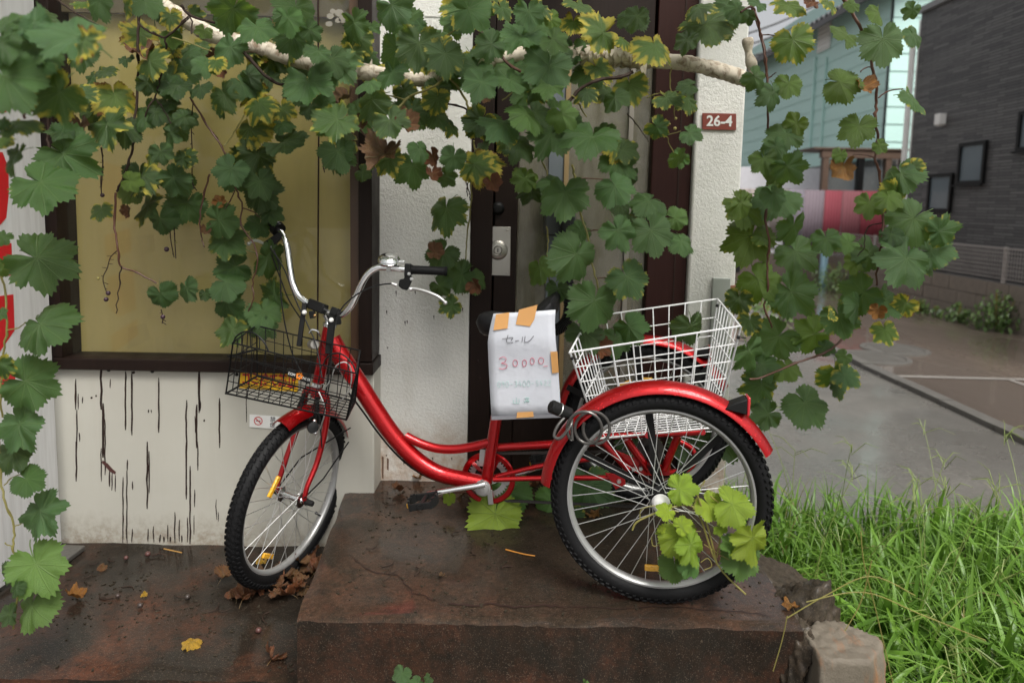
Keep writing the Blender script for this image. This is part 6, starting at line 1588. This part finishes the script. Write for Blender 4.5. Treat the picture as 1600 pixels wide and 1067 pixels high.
# ================================================================== fallen leaves, twigs and berries
def ground_leaf(px, py, z, size, c, label, grp, flat=.35):
    P_ = atz(px, py, z)
    o = inst('fallen_leaf', rnd.choice(DRY), P_ + V((0, 0, .012)), rot=(rnd.gauss(0, flat), rnd.gauss(0, flat), rnd.uniform(0, 6.28)), scale=size)
    k = COLS[c]; j = rnd.uniform(.6, 1.3); o.color = (k[0] * j, k[1] * j, k[2] * j, 1)
    return tag(o, label, 'fallen leaf', grp)
gl_ = 'brown fallen leaf in the heap between front wheel and step'
for k in range(46):
    t_ = rnd.random()
    px, py = lerp(352, 500, t_) + rnd.uniform(-8, 10), lerp(912, 868, t_) + rnd.uniform(-16, 34) + (18 if .5 < t_ < .85 else 0)
    if 353 < px < 425 and py < 900: py = 905 + rnd.uniform(0, 15)
    ground_leaf(px, py, ZS + rnd.uniform(-.006, .028) * (1 if t_ > .45 else .3), rnd.uniform(.028, .046), rnd.choice('rbrrb'), gl_, 'brown leaves heaped by the front wheel', .3)
for px, py, z, s_, c, lab in ((300, 1008, ZS, .036, 'y', 'yellow and brown fallen leaf alone on the wet landing'), (424, 1036, ZS, .046, 'r', 'curled brown leaf near the front edge of the landing'), (118, 938, ZS, .040, 'o', 'orange-brown fallen leaf lying below the white board'), (160, 890, ZS, .022, 'b', 'small brown leaf near the wall panel'), (655, 752, 0, .030, 'o', 'orange fallen leaf on the step beyond the pedal'), (622, 770, 0, .034, 'r', 'brown fallen leaf on the step left of the pedal'), (720, 780, 0, .040, 'b', 'large brown leaf on the step below the chain guard'), (930, 806, 0, .035, 'o', 'orange-brown leaf on the step seen through the rear wheel'), (835, 765, 0, .034, 'r', 'brown leaf on the step behind the chain'), (412, 883, ZS, .030, 'y', 'yellow leaf seen through the front wheel rim'), (1236, 952, 0, .028, 'o', 'orange leaf wedged at the broken corner of the step'), (225, 935, ZS, .014, 'y', 'tiny pale leaf scrap on the landing'), (690, 905, 0, .012, 'b', 'tiny brown scrap on the open step top')):
    o = ground_leaf(px, py, z, s_, c if c != 'y' else 'o', lab, None)
    if c == 'y': o.color = (.62, .34, .02, 1)
for k in range(34):
    onstep = k % 2
    px, py = (rnd.uniform(580, 830), rnd.uniform(765, 900)) if onstep else (rnd.uniform(110, 440), rnd.uniform(860, 960))
    z = 0.004 if onstep else ZS + .004
    P_ = atz(px, py, z); a_ = rnd.uniform(0, 6.28); L_ = rnd.uniform(.02, .075)
    pts = [P_ + V((math.cos(a_ + q * .35 * (-1) ** k) * L_ * q / 3, math.sin(a_ + q * .35 * (-1) ** k) * L_ * q / 3, rnd.uniform(0, .003))) for q in range(4)]
    b = MB().tube(spline(pts, 3), rnd.uniform(.0010, .0024), 5)
    if rnd.random() < .5: b.tube([pts[1], pts[1] + V((math.cos(a_ + 1.2), math.sin(a_ + 1.2), .1)) * L_ * .4], .0012, 5)
    tag(b.build('twig', M['darkcane']), 'small dark twig on the step beside the pedal' if onstep else 'small dark twig littering the wet landing', 'twig', 'twigs on the step' if onstep else 'twigs on the landing')
tag(MB().tube(spline([atz(x, y, .004) for x, y in ((790, 858), (805, 862), (822, 866), (836, 868))], 4), .0022, 6).build('leaf_stalk', simple('orange_stalk', (.55, .22, .03), .5)), 'orange leaf stalk lying in the middle of the step', 'stalk')
tag(MB().tube(spline([atz(x, y, ZS + .005) for x, y in ((256, 857), (270, 860), (284, 863))], 4), .0022, 6).build('leaf_stalk', simple('straw_stalk', (.40, .22, .06), .5)), 'straw-coloured stalk on the landing below the panel', 'stalk')
for px, py in ((197, 871), (231, 865), (184, 930), (219, 945), (293, 932), (404, 984)):
    P_ = atz(px, py, ZS + .01)
    tag(MB().ball(P_, rnd.uniform(.008, .0105), 10, 7, .9).build('fallen_grape', simple('fallen_grape_%d' % px, (rnd.uniform(.04, .09), .035, .030), .4, 0, .4)), 'shrivelled purple grape fallen on the wet landing', 'grape', 'grapes fallen on the landing')

# ================================================================== broken kerb stones beside the step
def stone(c, half, seed, mat, name, label, cat, planes=14, rough=.05, boxy=0.0):
    R_ = random.Random(seed)
    pl = [(V((R_.gauss(0, 1), R_.gauss(0, 1), R_.gauss(0, 1))).normalized(), R_.uniform(.72, 1.0)) for _ in range(planes)]
    if boxy: pl = [(V(n_), boxy) for n_ in ((1, 0, 0), (-1, 0, 0), (0, 1, 0), (0, -1, 0), (0, 0, 1), (0, 0, -1))] + [(V((R_.choice((-1, 1)), R_.choice((-1, 1)), R_.uniform(.2, 1))).normalized(), R_.uniform(1.12, 1.3) * boxy) for _ in range(5)]
    bm = bmesh.new(); bmesh.ops.create_cube(bm, size=2.0); bmesh.ops.subdivide_edges(bm, edges=bm.edges[:], cuts=21, use_grid_fill=True)
    for v_ in bm.verts:
        d = v_.co.normalized()
        t_ = min(h_ / d.dot(n_) for n_, h_ in pl if d.dot(n_) > .05)
        t_ = min(t_, 1.6) * (1 + rough * noise.noise(d * 5 + V((seed, 0, 0))) + rough * .5 * noise.noise(d * 30 + V((seed, 0, 0))) + rough * .8 * noise.noise(d * 14 + V((seed, 0, 0))))
        v_.co = V((d.x * half[0], d.y * half[1], d.z * half[2])) * t_
    me = bpy.data.meshes.new(name); bm.to_mesh(me); bm.free(); me.materials.append(mat)
    for p in me.polygons: p.use_smooth = True
    o = bpy.data.objects.new(name, me); col.objects.link(o); o.location = c
    return tag(o, label, cat)
def rock(c, sx, sy, sz, seed, mat, name, label, cat, amp=.25, sub=4):
    bm = bmesh.new(); bmesh.ops.create_cube(bm, size=2.0); bmesh.ops.subdivide_edges(bm, edges=bm.edges[:], cuts=9, use_grid_fill=True)
    for v_ in bm.verts:
        p = v_.co.copy(); l4 = (p.x ** 4 + p.y ** 4 + p.z ** 4) ** .25; p = p / max(l4, .01) * (1.0 if l4 > 0 else 1)
        d = 1 + amp * noise.noise((p.x * 1.1 + seed, p.y * 1.1, p.z * 1.1)) + amp * .5 * noise.noise((p.x * 3 + seed, p.y * 3, p.z * 3)) + amp * .2 * noise.noise((p.x * 8, p.y * 8 + seed, p.z * 8))
        v_.co = V((p.x * sx, p.y * sy, p.z * sz)) * d
    me = bpy.data.meshes.new(name); bm.to_mesh(me); bm.free(); me.materials.append(mat)
    for p in me.polygons: p.use_smooth = True
    me.set_sharp_from_angle(angle=math.radians(40))
    o = bpy.data.objects.new(name, me); col.objects.link(o); o.location = c
    return tag(o, label, cat)
stone(V((.855, 1.875, -.15)), (.12, .12, .19), 3, M['lump'], 'concrete_lump', 'rough broken concrete lump beside the right end of the step', 'concrete', 16, .10)
stone(V((.905, 1.715, -.26)), (.096, .085, .24), 9, M['block'], 'pale_concrete_block', 'pale rust-stained concrete block at the front right corner of the step', 'concrete', 6, .025, 1.0)
stone(V((.80, 1.775, -.09)), (.06, .07, .095), 5, M['lump'], 'concrete_chip', 'small dark concrete chip wedged against the step corner', 'concrete', 12, .12)
stone(V((.88, 2.10, -.14)), (.10, .13, .13), 8, M['lump'], 'flat_concrete_piece', 'flat grey concrete piece behind the near rear wheel', 'concrete', 10, .05)

# ================================================================== grass
def blades(n, region, name, mat, lab, cat, hmin, hmax, wmin, wmax, R_, keep=None, lean=.6, kind='stuff'):
    v, f, gv = [], [], []
    for _ in range(n):
        x, y = region(R_)
        if keep and not keep(x, y, R_): continue
        H_ = R_.uniform(hmin, hmax) * (1.0 + .35 * noise.noise((x * 2.2, y * 2.2, 1)))
        W_ = R_.uniform(wmin, wmax)
        a_ = R_.uniform(0, 2 * PI); d = V((math.cos(a_), math.sin(a_), 0)); s_ = V((-d.y, d.x, 0)); bend = R_.uniform(.15, 1.0) * lean
        z0 = ZG + .03; b0 = len(v); K = 6; c_ = R_.random()
        tw = R_.uniform(-.6, .6)
        for k in range(K + 1):
            t_ = k / K
            c = V((x, y, z0)) + d * (H_ * bend * t_ * t_ * .9) + V((0, 0, H_ * (t_ - .55 * bend * t_ ** 3)))
            ww = W_ * (1 - t_ ** 1.8) * (.75 + .5 * math.sin(PI * min(1, t_ * 1.2))) + .0004
            sv = (s_ * math.cos(tw * t_) + V((0, 0, math.sin(tw * t_)))) 
            v += [c - sv * ww, c + V((0, 0, -ww * .35)) , c + sv * ww]; gv += [(c_, t_, 0)] * 3
        for k in range(K):
            i = b0 + 3 * k
            f += [(i, i + 1, i + 4, i + 3), (i + 1, i + 2, i + 5, i + 4)]
    me = bpy.data.meshes.new(name); me.from_pydata([tuple(p) for p in v], [], f); me.materials.append(mat)
    at_ = me.attributes.new('gv', 'FLOAT_VECTOR', 'POINT'); at_.data.foreach_set('vector', [c for p in gv for c in p])
    for p in me.polygons: p.use_smooth = True
    o = bpy.data.objects.new(name, me); col.objects.link(o)
    return tag(o, lab, cat, kind=kind)
R3 = random.Random(21)
def keepg(x, y, R_):
    if x < .83 and y < 2.0: return False
    if x < .80 and y < 2.7: return False
    if .75 < x < 1.03 and y < 1.80: return False
    edge_ = 3.15 + .25 * noise.noise((x * 1.6, 0, 4))
    if y > edge_: return False
    if y > edge_ - .5 and R_.random() < (y - edge_ + .5) * 1.6: return False
    if x < .98 and y > 2.0 and R_.random() < .45: return False
    return True
ground_sheet('grass_soil', .80, 3.2, .8, 3.0, ZG + .02, M['soil'], 24, 22, .03)
blades(11500, lambda R_: (R_.uniform(.80, 3.1), R_.uniform(.95, 3.3)), 'grass', M['grass'], 'lush green grass growing beside the door step', 'grass', .14, .32, .0025, .0054, R3, keepg, 1.0)
blades(1900, lambda R_: (R_.uniform(.85, 3.1), R_.uniform(1.1, 2.9)), 'broad_grass', M['grass'], 'broad-bladed grass standing in the verge', 'grass', .20, .42, .006, .0115, R3, keepg, 1.35)
blades(420, lambda R_: (R_.uniform(.85, 3.1), R_.uniform(1.1, 3.2)), 'dry_grass', M['straw'], 'scattered dry straw blades among the green grass', 'grass', .12, .34, .002, .004, R3, keepg, 1.5)
# seed stalks
b = MB(); g_att = []
for k in range(60):
    x, y = R3.uniform(.95, 3.0), R3.uniform(1.3, 3.2)
    if not keepg(x, y, R3): continue
    a_ = R3.uniform(0, 6.28); H_ = R3.uniform(.36, .66); d = V((math.cos(a_), math.sin(a_), 0)) * R3.uniform(.1, .5)
    top = None
    P_ = [V((x, y, ZG)) + d * H_ * (q / 6) ** 2 + V((0, 0, H_ * q / 6)) for q in range(7)]
    b.tube(P_, [.0020 - .00016 * q for q in range(7)], 4)
    for q in range(R3.randint(3, 6)):
        a2 = R3.uniform(0, 6.28); e = V((math.cos(a2), math.sin(a2), R3.uniform(.0, .6))) * R3.uniform(.06, .13)
        b.tube([P_[-1] - V((0, 0, .01 * q)), P_[-1] + e * .5 + V((0, 0, .01)), P_[-1] + e - V((0, 0, .012))], [.0014, .0014, .0006], 4)
o = b.build('grass_seed_heads', simple('seed_straw', (.17, .22, .055), .5), smooth=True)
tag(o, 'thin pale grass stalks with spreading seed heads above the verge', 'grass', kind='stuff')
# long arching stalks in front of the pale block
for k, pts in enumerate(([(1395, 1067), (1370, 960), (1350, 880), (1345, 830)], [(1430, 930), (1360, 900), (1290, 930), (1230, 965)], [(1230, 962), (1222, 1000), (1208, 1048)], [(1320, 985), (1345, 940), (1362, 875)], [(1540, 1000), (1440, 960), (1350, 925), (1260, 940)])):
    tag(MB().tube(spline([at(x, y, 1.6) for x, y in pts], 6), .0013, 5).build('grass_stalk', M['canegreen']), 'thin grass stalk arching over the pale concrete block', 'grass stalk', 'stalks arching over the block')
# weeds at the far block wall and under the pink fence
def weed(px, py, Y, h_, n, lab, w_=.5):
    P_ = at(px, py, Y); P_.z = ZG
    e = empty('roadside_weed', P_, lab, 'weed')
    v, f, gv = [], [], []
    for _ in range(n):
        q = R3.uniform(0, 6.28); r_ = R3.random() ** .6 * w_ * h_; zc = R3.uniform(.05, 1) * h_ * (1 - .4 * r_ / (w_ * h_))
        c = P_ + V((math.cos(q) * r_, math.sin(q) * r_, zc)); s_ = R3.uniform(.02, .05)
        nrm = V((R3.gauss(0, .6), R3.gauss(-.4, .6), 1)).normalized(); t_ = nrm.orthogonal().normalized(); u_ = nrm.cross(t_); i = len(v)
        v += [c - t_ * s_, c - u_ * s_ * .45, c + t_ * s_ * 1.3, c + u_ * s_ * .45]; f.append((i, i + 1, i + 2, i + 3)); c_ = R3.random(); gv += [(c_, R3.random() * .7, 0)] * 4
    me = bpy.data.meshes.new('foliage'); me.from_pydata([tuple(p - P_) for p in v], [], f); me.materials.append(M['weed'])
    at_ = me.attributes.new('gv', 'FLOAT_VECTOR', 'POINT'); at_.data.foreach_set('vector', [c for p in gv for c in p])
    o = bpy.data.objects.new('foliage', me); col.objects.link(o); o.parent = e
    bb = MB()
    for k in range(5): bb.tube([P_, P_ + V((R3.uniform(-.3, .3) * h_, R3.uniform(-.3, .3) * h_, h_ * .9))], .006, 5)
    bb.build('stem', M['canegreen'], e)
weed(1556, 510, 8.6, .55, 420, 'tall leafy weed against the block wall at the right edge')
weed(1497, 497, 9.2, .30, 160, 'low grey-green weed against the block wall left of the tall weed')
weed(1440, 487, 10.0, .22, 110, 'small green weed at the foot of the block wall')
weed(1465, 490, 9.6, .18, 70, 'smallest weed at the foot of the block wall')
weed(1310, 455, 12.6, .55, 500, 'low green bush under the pink fence panels', .9)
weed(1195, 500, 9.0, .45, 260, 'green bush behind the hanging vine near the pillar', .8)
